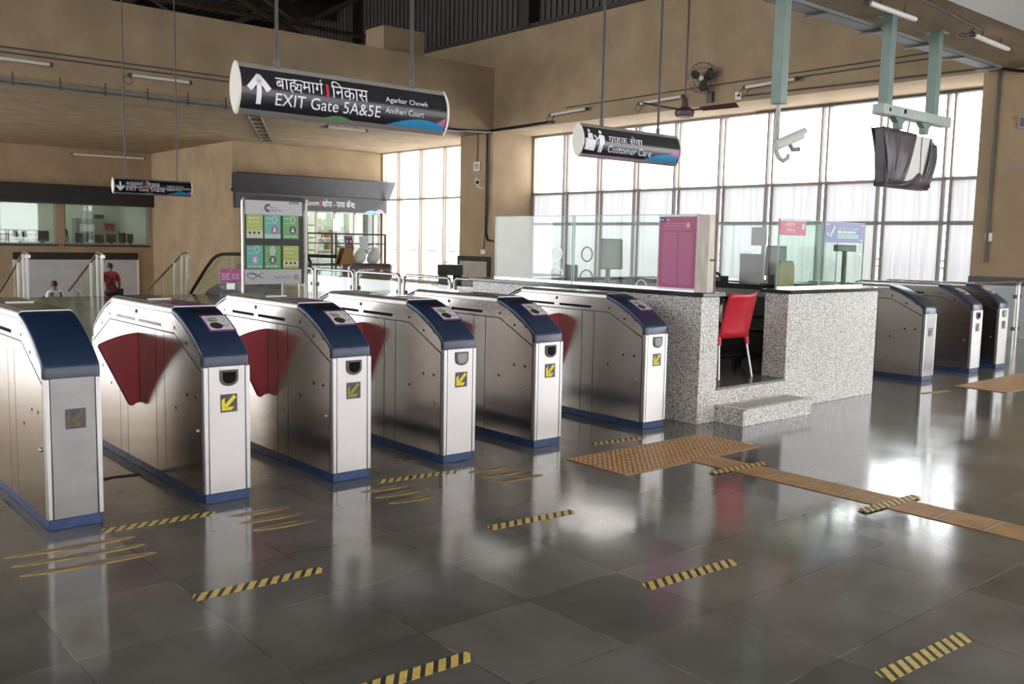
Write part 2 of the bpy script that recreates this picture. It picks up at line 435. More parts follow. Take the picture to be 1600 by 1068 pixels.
def move2d(vf, dx=0, dz=0, s=1, sz=None):
    return [(v[0]*s + dx, v[1]*(sz or s) + dz) for v in vf[0]], vf[1]
def stroke2d(pts, w):
    V, F = [], []
    for i in range(len(pts) - 1):
        a, b = Vector(pts[i]), Vector(pts[i+1]); d = (b - a).normalized(); n = Vector((-d.y, d.x)) * w / 2; e = d * w * .25
        k = len(V); V += [tuple(a - n - e), tuple(b - n + e), tuple(b + n + e), tuple(a + n - e)]; F.append((k, k+1, k+2, k+3))
    return V, F
def poly2d(pts): return list(pts), [tuple(range(len(pts)))]
def split_rows(vf, levels):
    """cut a 2D mesh along horizontal lines so it can follow a curved face"""
    bm = bmesh.new(); V = [bm.verts.new((v[0], v[1], 0)) for v in vf[0]]
    for f in vf[1]:
        try: bm.faces.new([V[i] for i in f])
        except ValueError: pass
    for z in levels:
        bmesh.ops.bisect_plane(bm, geom=bm.verts[:] + bm.edges[:] + bm.faces[:], plane_co=(0, z, 0), plane_no=(0, 1, 0))
    bm.verts.index_update()
    out = [(v.co.x, v.co.y) for v in bm.verts], [tuple(v.index for v in f.verts) for f in bm.faces]
    bm.free(); return out
def word_bars(x0, x1, z, h, seed=1, gap=.35):
    """a row of word-length dashes, for print too small to read"""
    rnd = random.Random(seed); V, F = [], []; x = x0
    while x < x1 - h:
        w = min(h * rnd.uniform(1.6, 5), x1 - x); k = len(V)
        V += [(x, z), (x + w, z), (x + w, z + h), (x, z + h)]; F.append((k, k+1, k+2, k+3)); x += w + h * gap * 2
    return V, F
def flat_y(y): return lambda x, z: (x, y, z)
DEV_H = .62
def deva_exit():
    # the two Hindi words of the exit sign, conjuncts assembled by hand
    a = text2d('\u092c\u093e\u0939'); w = max(v[0] for v in a[0])
    ya = move2d(text2d('\u092f'), w - .12, -.10, .82)
    w2 = max(v[0] for v in ya[0]); bar = poly2d([(w - .3, .60), (w2 + .02, .60), (w2 + .02, .655), (w - .3, .655)])
    b = move2d(text2d('\u092e\u093e\u0917'), w2 - .03, 0); w3 = max(v[0] for v in b[0])
    reph = stroke2d([(w3 - .05, .63), (w3 - .13, .70), (w3 - .15, .78), (w3 - .10, .85), (w3 - .02, .85)], .05)
    return merge2d(a, ya, bar, b, reph)
def deva_nikas(): return text2d('\u093f\u0928\u0915\u093e\u0938')
def deva_care():
    a = text2d('\u0917'); w = max(v[0] for v in a[0])
    ra = stroke2d([(w - .10, .30), (w - .22, .16), (w - .34, .06)], .055)
    b = move2d(text2d('\u093e\u0939\u0915 \u0938\u0947\u0935\u093e'), w - .02, 0)
    return merge2d(a, ra, b)
def deva_lost():
    a = text2d('\u0916\u094b\u092f\u093e - \u092a\u093e\u092f\u093e \u0915\u0947\u0928'); w = max(v[0] for v in a[0])
    b = move2d(text2d('\u0926'), w - .06, -.04, .95); w2 = max(v[0] for v in b[0])
    ra = stroke2d([(w2 - .34, -.02), (w2 - .24, .06), (w2 - .12, -.04)], .05)
    dot = poly2d([(w - .62 + .05*math.cos(t), .80 + .05*math.sin(t)) for t in [i*math.pi/4 for i in range(8)]])
    return merge2d(a, b, ra, dot)

# ================================================================== the setting
XW, XG = 18.6, 20.3            # face of the window wall, plane of its glazing
f = MB(); f.box(-8, 20.5, -8, 25.2, -.3, 0); f.box(14.06, 20.5, 25.2, 31.69, -.3, 0); f.box(14.31, 20.5, 31.69, 36, -.3, 0)
struct(f.build('floor', floor_mat))
w = MB()
w.box(XW, XG+.2, 3.0, 8.0, 0, 5.0)                    # near pier
w.box(XW, XG+.2, 22.75, 24.42, 0, 7.9)                # pier between the windows
w.box(XW, XG+.2, 7.9, 22.75, 5.0, 7.9)                # band above window 1
w.box(XW, XG+.2, 24.42, 44, 4.98, 7.9)
w.box(XG-.05, XG+.2, 8.0, 22.75, 0, .55); w.box(XG-.05, XG+.2, 24.42, 31.7, 0, .06)
struct(w.build('wall_right', plaster))
b = MB(); b.box(-10, XW, 22.75, 23.15, 4.96, 6.92)
b.box(14.7, 16.1, 22.95, 23.9, 6.9, 7.62)
struct(b.build('beam', plaster))
s = MB(); s.box(-10, XW, 23.15, 44, 4.96, 5.25); struct(s.build('ceiling', plaster_dark))
s = MB(); s.box(-10, XG+.2, -8, 7.9, 5.0, 5.4); struct(s.build('ceiling_front', plaster_dark))
s = MB(); s.box(-10, XG+.2, 1.2, 6.03, 4.94, 5.0); struct(s.build('ceiling_panel', white_paint))
# rear block (lost property room) and the far wall with the control office
w = MB()
w.box(14.06, 14.3, 31.95, 39.8, -4.5, 4.96); w.box(14.06, 14.3, 31.7, 31.95, -4.5, 0)
w.box(14.06, XG+.2, 31.7, 31.95, 2.72, 4.97); w.box(14.06, 14.35, 31.7, 31.95, 0, 2.72); w.box(20.2, XG+.2, 31.7, 31.95, 0, 2.72)
struct(w.build('wall_block', plaster))
w = MB(); w.box(14.35, 20.2, 31.72, 31.95, 0, .95); struct(w.build('wall_block_dado', white_paint))
w = MB()
w.box(-6, 14.06, 39.7, 39.95, -4.5, 1.15); w.box(-6, 14.06, 39.7, 39.95, 2.82, 4.96)
w.box(-6, 5.6, 39.7, 39.95, 1.15, 2.82); w.box(10.29, 10.61, 39.7, 39.95, 1.15, 2.82); w.box(13.88, 14.06, 39.7, 39.95, 1.15, 2.82)
struct(w.build('wall_back', plaster))
w = MB(); w.box(5.5, 14.06, 44, 44.1, .9, 3.6); w.box(14.0, 14.06, 39.95, 44, .9, 3.6); w.box(5.4, 5.5, 39.95, 44, .9, 3.6)
w.box(5.4, 14.06, 39.95, 44.1, 3.5, 3.6)
struct(w.build('wall_office', office_wall))
w = MB(); w.box(14.3, XG+.2, 35.0, 35.1, 0, 3.6); w.box(14.3, XG+.2, 31.95, 35.1, 3.5, 3.6); w.box(XG+.1, XG+.2, 31.95, 35.1, 0, 3.6); w.box(14.3, 14.36, 31.95, 35, 0, 3.6)
struct(w.build('wall_lost_room', office_wall))
w = MB(); w.box(5.4, 14.06, 39.95, 44.1, .8, .9); struct(w.build('floor_office', office_floor))
# lower level under the stairs
w = MB(); w.box(-8, 14.06, 25.2, 39.7, -4.6, -4.5); struct(w.build('floor_lower', floor_mat))
w = MB(); w.box(-8, 14.06, 25.1, 25.2, -4.5, -.3); w.box(14.0, 14.06, 25.2, 31.7, -4.5, -.3)
struct(w.build('wall_stairwell', plaster))

swaps = []
# added glazing behind and left of the camera, unseen, to let daylight in
w = MB(); w.box(-8, XW, -9.02, -9, .3, 5.0); struct(w.build('window_3', added_frost_back))
w = MB(); w.box(-8.02, -8, -9, 23, .3, 5.0); struct(w.build('window_4', added_frost_left))
w = MB(); w.box(-8, XW, -9.1, -8, -.3, .3); w.box(-8.1, -8, -9, 23, -.3, .3)
for i in range(14): w.box(-8.08, -7.95, -9 + 2.4*i, -8.92 + 2.4*i, .3, 5.0); w.box(-8 + 2.0*i, -7.92 + 2.0*i, -9.05, -8.95, .3, 5.0)
struct(w.build('added_glazing_frame', frame_brown))
# roof over the tall hall: ribbed sheeting, rafters, purlins and an ochre truss
def ribbed(name, p0, u, v, n, depth, m):
    p0, u, v = Vector(p0), Vector(u), Vector(v); nn = u.cross(v).normalized() * depth; mb = MB()
    for i in range(n):
        a = p0 + u * (i / n); s_ = u / n
        mb.face([a, a + s_*.5, a + s_*.5 + v, a + v]); mb.face([a + s_*.5, a + s_*.5 + nn, a + s_*.5 + nn + v, a + s_*.5 + v])
        mb.face([a + s_*.5 + nn, a + s_ + nn, a + s_ + nn + v, a + s_*.5 + nn + v]); mb.face([a + s_ + nn, a + s_, a + s_ + v, a + s_ + nn + v])
    return struct(mb.build(name, m, recalc=False))
ribbed('roof', (-14, 7.9, 10.6), (34.8, 0, 0), (0, 37, 0), 110, .05, dark_roof)
ribbed('wall_siding', (18.95, 7.9, 7.85), (0, 37, 0), (0, 0, 2.8), 150, -.05, mat('grey_siding', (.075, .07, .062), .6))
ribbed('wall_siding_back', (-14, 44.5, 5.2), (33, 0, 0), (0, 0, 5.5), 110, .05, dark_roof)
ribbed('wall_siding_front', (-14, 7.9, 5.3), (34.8, 0, 0), (0, 0, 5.3), 110, .05, dark_roof)
r = MB()
for y in (12, 17, 22, 27.5, 33, 38.5): 
    r.box(-14, 18.9, y-.12, y+.12, 10.0, 10.45)
for x in (-10, -5.5, -1, 3.5, 8, 12.5, 17): r.box(x-.07, x+.07, 7.9, 44.5, 10.35, 10.55)
struct(r.build('roof_frame', roof_beam))
r = MB()
for y in (27.5, 33):
    for x0, z0, x1, z1 in ((-6, 8.3, 18.3, 8.3), (2, 10.0, 8, 8.3), (8, 8.3, 11, 10.0), (11, 10.0, 14.5, 8.3), (14.5, 8.3, 17.5, 10), (-1, 8.3, 2, 10)):
        r.tube([(x0, y, z0), (x1, y, z1)], .075, 6)
r.tube([(6.0, 24.5, 10), (15.3, 27.4, 7.6)], .1, 6); r.tube([(3.5, 25.5, 8.2), (12.5, 25.5, 8.6)], .05, 6)
struct(r.build('roof_truss', roof_truss))
r = MB()
r.box(18.55, 18.95, 7.9, 44, 7.86, 7.98)
r.box(18.5, 18.9, 21.1, 21.55, 7.9, 10.5); r.box(18.5, 18.9, 31, 31.4, 7.9, 10.5); r.box(18.5, 18.9, 14.0, 14.4, 7.9, 10.5)
struct(r.build('roof_post', roof_beam))

# windows: bronze mullions in pairs, clear upper lights, frosted lower sheets
def window(n, y0, y1, pairs, z_bot, frost, z_top=5.0, zbar=3.15, fm=None):
    fm = fm or frame_brown
    fr = MB()
    fr.box(XG-.06, XG+.08, y0, y1, z_top-.07, z_top); fr.box(XG-.06, XG+.08, y0, y1, z_bot, z_bot+.06)
    fr.box(XG-.05, XG+.07, y0, y0+.07, z_bot, z_top); fr.box(XG-.05, XG+.07, y1-.07, y1, z_bot, z_top)
    o = struct(fr.build('window_%d' % n, fm))
    bars = MB(); bars.box(XG-.05, XG+.06, y0, y1, zbar-.035, zbar+.035)
    if frost: bars.box(XG-.05, XG+.02, y0, y1, 2.16, 2.24)
    bars.build('transom', fm, o)
    for yc in pairs:
        m = MB(); m.box(XG-.07, XG+.07, yc-.105, yc-.062, z_bot, z_top); m.box(XG-.07, XG+.07, yc+.062, yc+.105, z_bot, z_top)
        m.build('mullion', fm, o)
    edges = [y0] + list(pairs) + [y1]
    for a, c in zip(edges[:-1], edges[1:]):
        g = MB(); g.box(XG+.0, XG+.008, a+.03, c-.03, zbar, z_top-.05); g.build('pane', glass_window, o)
        g = MB(); g.box(XG+.0, XG+.008, a+.03, c-.03, z_bot+.03, zbar); g.build('frosted_pane' if frost else 'pane', frosted if frost else glass_window, o)
    rl = MB()
    for z in (1.38, 1.22):
        rl.tube([(XG+.35, y0-.5, z), (XG+.35, y1+.5, z)], .022, 6)
    yy = y0
    while yy < y1:
        rl.tube([(XG+.35, yy, 0), (XG+.35, yy, 1.22)], .009, 5); yy += .16
    rl.build('balcony_rail', mat('rusty_rail_%d' % n, (.30, .22, .17), .6), o)
    return o
window(1, 8.0, 22.75, (9.33, 10.82, 12.3, 13.8, 15.28, 16.78, 18.25, 19.72, 21.2), .55, True)
window(2, 24.42, 31.7, (26.0, 27.5, 29.0, 30.5), .06, False, fm=frame_bloom)
# cladding and skirting bands on the two piers
t = MB()
t.box(XW-.03, XW, 22.78, 24.42, 0, .98); 
struct(t.build('trim_1', stone_clad))
t = MB(); t.box(XW-.05, XW, 22.76, 24.46, .97, 1.13); t.box(XW-.05, XW, 22.76, 22.92, 0, .97); t.box(XW-.05, XW, 24.36, 24.46, .0, .97)
t.box(XW-.05, XW, 3.0, 8.0, .97, 1.13)
struct(t.build('trim_2', black_metal))
t = MB(); t.box(XW-.03, XW, 3.0, 8.02, 0, .97); struct(t.build('trim_3', grey_board))
t = MB(); t.box(XW-.006, XW, 22.76, 24.42, 3.19, 3.215); t.box(XW-.006, XW, 3.0, 8.0, 3.19, 3.215); struct(t.build('trim_4', frame_brown))

# ================================================================== ticket gates
GW, GL = .285, 2.12                # cabinet width and length
def mir(pts): return [(GL - u, z) for u, z in reversed(pts)]
SIL = [(0, .83), (0, .885), (.012, .912), (.05, .943), (.11, .985), (.17, 1.026), (.25, 1.069), (.33, 1.106), (.40, 1.133), (.478, 1.155)]   # outside of the cap
LOW = [(.030, .83), (.032, .882), (.042, .896), (.07, .918), (.12, .948), (.175, .981), (.26, 1.03), (.335, 1.068), (.405, 1.1), (.478, 1.118)]
def cap_mesh(back=False):
    m = MB(); rings = []
    for (pu, pz), (qu, qz) in zip(SIL, LOW):
        P = Vector((pu, pz)); Q = Vector((qu, qz)); d = (P - Q).normalized(); r_ = .024
        S = P - d * r_; ring = []
        e = .005
        ring.append((-e, Q.x, Q.y))
        for k in range(6):
            a = math.pi/2 * k/5
            x = -e + r_ * (1 - math.cos(a)); p = S + d * r_ * math.sin(a); ring.append((x, p.x, p.y))
        for k in range(6):
            a = math.pi/2 * (1 - k/5)
            x = GW + e - r_ * (1 - math.cos(a)); p = S + d * r_ * math.sin(a); ring.append((x, p.x, p.y))
        ring.append((GW + e, Q.x, Q.y))
        rings.append([(x, (GL - u) if back else u, z) for x, u, z in ring])
    return m.rings(rings)
def cap_point(u):
    for (a, za), (c, zc) in zip(SIL[1:-1], SIL[2:]):
        if a <= u <= c:
            t_ = (u - a) / (c - a); return za + (zc - za) * t_
    return SIL[-1][1]
def slope_fn(u_of=lambda v: v, lift=.004):
    return lambda x, v: (x, v, cap_point(v) + lift)
def gate_common(root):
    p = MB(); p.box(.004, GW-.004, .002, GL-.002, 0, .058); p.build('plinth', navy_paint, root, bevel=.004)
    inner = [(.004, .055), (.004, .84), (.04, .88), (.25, 1.02), (.42, 1.10), (.478, 1.115)]
    p = MB(); p.prism(inner + mir(inner), 'x', .002, GW-.002); p.build('cabinet', seam_dark, root)
    # top rail with rounded shoulders
    m = MB(); rings = []
    for u in (.478, GL-.478):
        ring = [(-.004, u, 1.118)]
        for k in range(6):
            a = math.pi/2*k/5; ring.append((-.004 + .026*(1-math.cos(a)), u, 1.134 + .026*math.sin(a)))
        for k in range(6):
            a = math.pi/2*(1-k/5); ring.append((GW+.004 - .026*(1-math.cos(a)), u, 1.134 + .026*math.sin(a)))
        ring.append((GW+.004, u, 1.118)); rings.append(ring)
    m.rings(rings); m.build('top_rail', steel_front, root, smooth=True)
    m = MB(); m.box(.028, GW-.028, .482, GL-.482, 1.158, 1.164); m.build('top_plate', top_black, root, bevel=.002)
    m = MB(); m.prism([(.072 + .012*math.cos(a), 1.085 + .012*math.sin(a)) for a in [math.pi/2 + i*math.pi/6 for i in range(7)]] +
                      [(.212 + .012*math.cos(a), 1.085 + .012*math.sin(a)) for a in [-math.pi/2 + i*math.pi/6 for i in range(7)]], 'z', 1.164, 1.172)
    m.build('light_bar', cream, root)
    cap_mesh().build('front_cap', navy, root, smooth=True, angle=50)
    cap_mesh(True).build('rear_cap', navy, root, smooth=True, angle=50)
    seam = [(.038, .80), (.44, .990)]
    up = [(.034, .807), (.038, .880), (.07, .913), (.175, .977), (.335, 1.064), (.478, 1.114)]
    for x0, x1 in ((-.0025, .003), (GW-.003, GW+.0025)):
        m = MB(); m.prism(up + mir(up) + [(GL-.44, .9975), (.44, .9975)], 'x', x0, x1); m.build('upper_panel', steel, root)
        m = MB(); m.prism([(.038, .062), (.038, .796), (.44, .988), (.617, .988), (.617, .062)], 'x', x0, x1); m.build('door_panel', steel, root)
        m = MB(); m.prism([(GL-.617, .062), (GL-.617, .988), (GL-.44, .988), (GL-.038, .796), (GL-.038, .062)], 'x', x0, x1); m.build('door_panel', steel, root)
        for a, c in ((.6245, .7735), (.781, 1.339), (1.3465, 1.4955)):
            m = MB(); m.prism([(a, .062), (a, .988), (c, .988), (c, .062)], 'x', x0, x1); m.build('side_panel', steel, root)
        xo = x0 - .0008 if x0 < 0 else x1 + .0008
        for u, z in ((.438, 1.03), (.252, .949), (.122, .947), (.436, .525), (.251, .632), (.122, .634)):
            for uu in (u, GL - u):
                m = MB(); m.cyl((xo, uu, z), (xo + (.004 if x0 < 0 else -.004), uu, z), .0105, 12); m.build('sensor_eye', slot_black, root)
        for u in (.092, GL - .092):
            m = MB(); m.lathe([(.004, -.010), (.011, -.008), (.013, 0)] if x0 < 0 else [(.013, 0), (.011, .008), (.004, .010)], (xo, u, .435), 'x', 12); m.build('lock', steel_tube, root, smooth=True)
        m = MB(); m.lathe([(.003, -.007), (.013, -.005), (.015, 0)] if x0 < 0 else [(.015, 0), (.013, .005), (.003, .007)], (xo, 1.125, 1.087), 'x', 14); m.build('key_lock', grey_frame, root, smooth=True)
    m = MB(); m.box(.030, GW-.030, -.003, .004, .062, .828); m.build('front_panel', steel_front, root, bevel=.001)
    m = MB(); m.box(.030, GW-.030, GL-.004, GL+.003, .062, .828); m.build('rear_panel', steel_front, root, bevel=.001)
    for y0, y1 in ((-.006, .03), (GL-.03, GL+.006)):
        for x0, x1 in ((-.003, .026), (GW-.026, GW+.003)):
            m = MB(); m.box(x0, x1, y0, y1, .060, .829); m.build('corner_post', steel_front, root, bevel=.006, seg=3)
def d_shape(x0, x1, z0, z1, n=10):
    cx, r_ = (x0 + x1)/2, (x1 - x0)/2
    pts = [(x0, z1), (x0, z0 + r_*.75)]
    pts += [(cx - r_*math.cos(a), z0 + r_*.75 - r_*.75*math.sin(a)) for a in [i*math.pi/n for i in range(1, n)]]
    return pts + [(x1, z0 + r_*.75), (x1, z1)]
def arrow_parts(x0, z0, sx, sz):
    sh = merge2d(stroke2d([(.84, .88), (.28, .30)], .24), poly2d([(.02, .05), (.22, .05), (.22, .86), (.02, .70)]), poly2d([(.22, .05), (.66, .05), (.86, .27), (.22, .27)]))
    return [(x0 + v[0]*sx, z0 + v[1]*sz) for v in sh[0]], sh[1]
def gate_slots(root, m0):
    for u0, u1 in ((.67, 1.085), (1.16, 1.53)):
        m = MB(); m.box(-.0045, .0, u0, u1, 1.019, 1.04); m.build('sensor_strip', m0, root)
        m = MB(); m.box(GW, GW+.0045, u0, u1, 1.019, 1.04); m.build('sensor_strip', m0, root)
def gate_display(root, am, plain=False):
    x0, z0 = .100, .550
    m = MB(); m.box(x0, x0+.104, -.0065, -.002, z0, z0+.109); o = m.build('arrow_display', disp_dark, root)
    m = MB(); m.mesh2d(*arrow_parts(x0+.004, z0+.006, .096, .098), lambda x, z: (x, -.0075, z)); m.build('arrow', am, o, recalc=False)
def gate_slot(root, shut):
    m = MB(); outer = d_shape(.097, .212, .708, .806); m.prism(outer, 'y', -.012, -.002); o = m.build('token_slot', grey_frame, root, bevel=.003)
    m = MB(); inner = d_shape(.113, .196, .724, .794); m.prism(inner, 'y', -.0135, -.011); m.build('shutter' if shut else 'opening', grey_shutter if shut else slot_black, o)
def gate_reader(root, small=False):
    m = MB(); m.mesh2d(*grid2d(.108, .282, .158, .335, 2, 8), slope_fn(lift=.0035)); pad = m.build('reader_pad', purple, root, recalc=False)
    m = MB(); m.mesh2d(*grid2d(.119, .270, .170, .318, 2, 8), slope_fn(lift=.005)); m.build('pad_face', pale_label, pad, recalc=False)
    m = MB(); m.mesh2d(*disc2d(.172, .211, .040, .032), slope_fn(lift=.0065)); m.build('reader_disc', dark_label, pad, recalc=False)
    m = MB(); m.mesh2d(*disc2d(.178, .275, .030, .022), slope_fn(lift=.0065)); m.build('card_symbol', leaf_green, pad, recalc=False)
    m = MB(); m.mesh2d(*merge2d(ring2d(.190, .274, .060, .034, .003, 2.2, 4.1), ring2d(.19, .274, .048, .027, .003, 2.2, 4.1), ring2d(.190, .274, .060, .034, .003, -1, .9),
                               stroke2d([(.152, .29), (.165, .287), (.195, .289)], .006), stroke2d([(.150, .268), (.17, .255), (.195, .256)], .008),
                               poly2d([(.215, .205), (.225, .205), (.225, .215), (.215, .215)]), stroke2d([(.23, .20), (.245, .208), (.25, .22)], .005)), slope_fn(lift=.0065)); m.build('print', dark_label, pad, recalc=False)
    m = MB(); m.mesh2d(*grid2d(.075, .232, .352, .435, 2, 5), slope_fn(lift=.004)); m.build('screen', black_metal, root, recalc=False)
    m = MB(); m.box(.05, GW-.05, .50, .80, 1.1642, 1.1652); m.build('top_label', purple, root)
def grid2d(x0, x1, z0, z1, nx, nz):
    V = [(x0 + (x1-x0)*i/nx, z0 + (z1-z0)*j/nz) for j in range(nz+1) for i in range(nx+1)]
    F = [(j*(nx+1)+i, j*(nx+1)+i+1, (j+1)*(nx+1)+i+1, (j+1)*(nx+1)+i) for j in range(nz) for i in range(nx)]
    return V, F
def disc2d(cx, cz, rx, rz, n=24): return poly2d([(cx + rx*math.cos(2*math.pi*i/n), cz + rz*math.sin(2*math.pi*i/n)) for i in range(n)])
def ring2d(cx, cz, rx, rz, w, a0=0, a1=2*math.pi, n=24):
    V, F = [], []
    for i in range(n+1):
        a = a0 + (a1-a0)*i/n
        V += [(cx + rx*math.cos(a), cz + rz*math.sin(a)), (cx + (rx-w)*math.cos(a), cz + (rz-w)*math.sin(a))]
        if i < n: F.append((2*i, 2*i+1, 2*i+3, 2*i+2))
    return V, F
def gate_flap(root, u):
    top = [(0, .943), (-.05, .938), (-.10, .929), (-.15, .916), (-.20, .899), (-.258, .875)]
    out = [(-.262, .858), (-.075, .458), (-.062, .446), (-.048, .447), (-.025, .462), (0, .466)]
    m = MB(); m.prism(top + out, 'y', u - .016, u + .016); m.build('flap', rubber_red, root, bevel=.006, seg=3)
GATE_Y = 5.295
proto = None
def add_gate(x, label, plain=False, arrow=arrow_yellow, shut=False, flap=1.105, slots=slot_black, group='ticket gates in the front row', y=GATE_Y):
    global proto
    root = thing('ticket_gate', label, 'ticket gate', (x, y, 0), 0, group)
    if proto is None:
        gate_common(root); proto = list(root.children)
    else:
        for ch in proto:
            c = ch.copy(); C.objects.link(c); c.parent = root
    if plain:
        for ch in root.children:
            if ch.name.startswith('front_panel'):
                me_ = ch.data.copy(); me_.materials[0] = dull_steel; swaps.append((ch, me_))
    gate_display(root, arrow)
    gate_slots(root, slots)
    if not plain: gate_slot(root, shut); gate_reader(root)
    if flap: gate_flap(root, flap)
    return root
G2 = 'ticket gates beyond the granite counter'
add_gate(1.287, 'steel ticket gate with plain navy cap and unlit arrow, no card reader, nearest the camera', plain=True, arrow=arrow_brown, flap=None)
add_gate(2.154, 'steel ticket gate with glowing yellow arrow and wide open red flap beside the plain-capped gate', slots=slot_grey)
add_gate(3.016, 'steel ticket gate showing a dim green arrow, black token slot above it', arrow=arrow_dim, flap=.955)
add_gate(3.912, 'steel ticket gate with grey shuttered token slot, next beyond the dim green arrow gate', shut=True, flap=1.105)
add_gate(4.790, 'steel ticket gate with black token slot, at the near side of the wide lane', flap=1.105)
add_gate(6.064, 'steel ticket gate with grey shuttered slot standing against the granite counter', shut=True)
add_gate(11.18, 'steel ticket gate with plain cap and no reader, closest beyond the granite counter', plain=True, arrow=arrow_brown, flap=None, group=G2)
add_gate(12.504, 'middle steel ticket gate of the three beyond the counter, black token slot', arrow=arrow_brown, group=G2)
add_gate(13.330, 'farthest steel ticket gate beyond the counter, grey slot, beside the glass barrier', arrow=arrow_brown, shut=True, group=G2)
for ch, me_ in swaps: ch.data = me_

# ================================================================== customer care counter
ctr = thing('service_counter', 'grey speckled granite customer care enclosure with black worktop and raised floor', 'counter', (6.64, 5.16, 0))
def P(mb): 
    for v in mb.bm.verts: v.co -= Vector((6.64, 5.16, 0))
    return mb
m = MB(); m.box(6.64, 6.90, 5.16, 8.45, 0, 1.15); P(m).build('side_wall', granite, ctr, bevel=.004)
m = MB(); m.box(8.0, 9.74, 5.16, 5.43, 0, 1.15); P(m).build('front_wall', granite, ctr, bevel=.004)
m = MB(); m.box(9.48, 9.74, 5.43, 8.45, 0, 1.15); P(m).build('side_wall', granite, ctr, bevel=.004)
m = MB(); m.box(6.90, 9.48, 8.2, 8.45, 0, 1.15); P(m).build('rear_wall', granite, ctr, bevel=.004)
for x0, x1, y0, y1 in ((6.605, 6.935, 5.12, 8.49), (7.97, 9.79, 5.12, 5.47), (9.45, 9.79, 5.47, 8.49), (6.935, 9.45, 8.17, 8.49)):
    m = MB(); m.box(x0, x1, y0, y1, 1.15, 1.187); P(m).build('worktop', dark_granite, ctr, bevel=.005)
m = MB(); m.box(6.90, 8.0, 5.162, 5.43, 0, .29); m.box(6.90, 9.48, 5.43, 8.2, 0, .29); P(m).build('platform', granite, ctr)
m = MB(); m.box(6.90, 8.0, 5.15, 5.43, .29, .3135); m.box(6.90, 9.48, 5.43, 8.2, .29, .3135); P(m).build('platform_top', mat('brown_stone_tread', (.10, .085, .075), .22, noise=(5, .2)), ctr)
st = thing('granite_step', 'low speckled granite step below the raised counter doorway', 'step', (6.9, 4.85, 0))
m = MB(); m.box(0, 1.10, 0, .305, 0, .14); m.build('riser', granite, st, bevel=.003)
m = MB(); m.box(0, 1.115, -.015, .305, .14, .157); m.build('tread', granite, st, bevel=.003)
m = MB(); m.box(.06, 1.07, .045, .26, .1571, .158); m.build('anti_slip_band', mat('grey_tread_inlay', (.17, .16, .15), .3, noise=(8, .2)), st)

gl_group = 'glass screens around the customer care counter'
def screen(label, axis, a0, a1, c, z0=1.19, z1=1.885):
    t = thing('glass_screen', label, 'glass screen', (a0, c, z0) if axis == 'x' else (c, a0, z0), 0, gl_group)
    L_ = a1 - a0; H_ = z1 - z0
    m = MB(); m.box(0, L_, -.005, .005, 0, H_) if axis == 'x' else m.box(-.005, .005, 0, L_, 0, H_); m.build('pane', glass, t)
    m = MB(); m.box(0, L_, -.010, .010, -.003, .022) if axis == 'x' else m.box(-.010, .010, 0, L_, -.003, .022); m.build('channel', alu, t)
    m = MB(); e = .0065
    if axis == 'x': m.box(0, .008, -e, e, 0, H_); m.box(L_-.008, L_, -e, e, 0, H_); m.box(0, L_, -e, e, H_-.006, H_)
    else: m.box(-e, e, 0, .008, 0, H_); m.box(-e, e, L_-.008, L_, 0, H_); m.box(-e, e, 0, L_, H_-.006, H_)
    m.build('polished_edge', mat_edge, t)
    return t
mat_edge = mat('green_glass_edge', (.34, .46, .43), .2)
s1 = screen('clear glass screen on the counter behind the magenta poster, with arched hatch cut-outs', 'y', 5.285, 6.88, 6.72)
s2 = screen('clear glass screen at the rear end of the counter beside the wall pier', 'y', 6.90, 8.15, 6.72)
for t, y, z, r_, full in ((s1, 6.69, 1.494, .075, True), (s2, 7.12, 1.50, .07, True)):
    pass
def ring_yz(y, z, ry, rz, a0=0, a1=2*math.pi, n=28): return [(0, y + ry*math.cos(a0+(a1-a0)*i/n), z + rz*math.sin(a0+(a1-a0)*i/n)) for i in range(n + (0 if a1-a0 > 6.2 else 1))]
m = MB(); m.tube(ring_yz(6.69-5.285, .304, .075, .072), .006, 6, closed=True); m.build('speech_hole', grey_frame, s1, smooth=True)
m = MB(); m.tube(ring_yz(5.95-5.285, .0, .07, .075, 0, math.pi), .007, 6); m.build('hatch_rim', cream, s1, smooth=True)
m = MB(); m.tube([(0, 6.60-5.285, 0), (0, 6.60-5.285, .06)] + ring_yz(6.69-5.285, .06, .09, .085, 0, math.pi), .006, 6); m.build('hatch_rim', grey_frame, s1, smooth=True)
m = MB(); m.tube(ring_yz(7.13-6.9, .30, .075, .072), .006, 6, closed=True); m.build('speech_hole', alu, s2, smooth=True)
m = MB(); m.tube(ring_yz(7.13-6.9, .08, .09, .085, 0, math.pi), .006, 6); m.build('hatch_rim', alu, s2, smooth=True)
screen('clear glass screen on the front counter wall holding the red notice', 'x', 8.03, 8.80, 5.33)
screen('clear glass screen at the outer corner of the counter holding the violet notice', 'x', 8.81, 9.68, 5.33)
screen('pale glass screen across the rear of the enclosure seen above the red chair', 'y', 5.6, 8.15, 9.60)

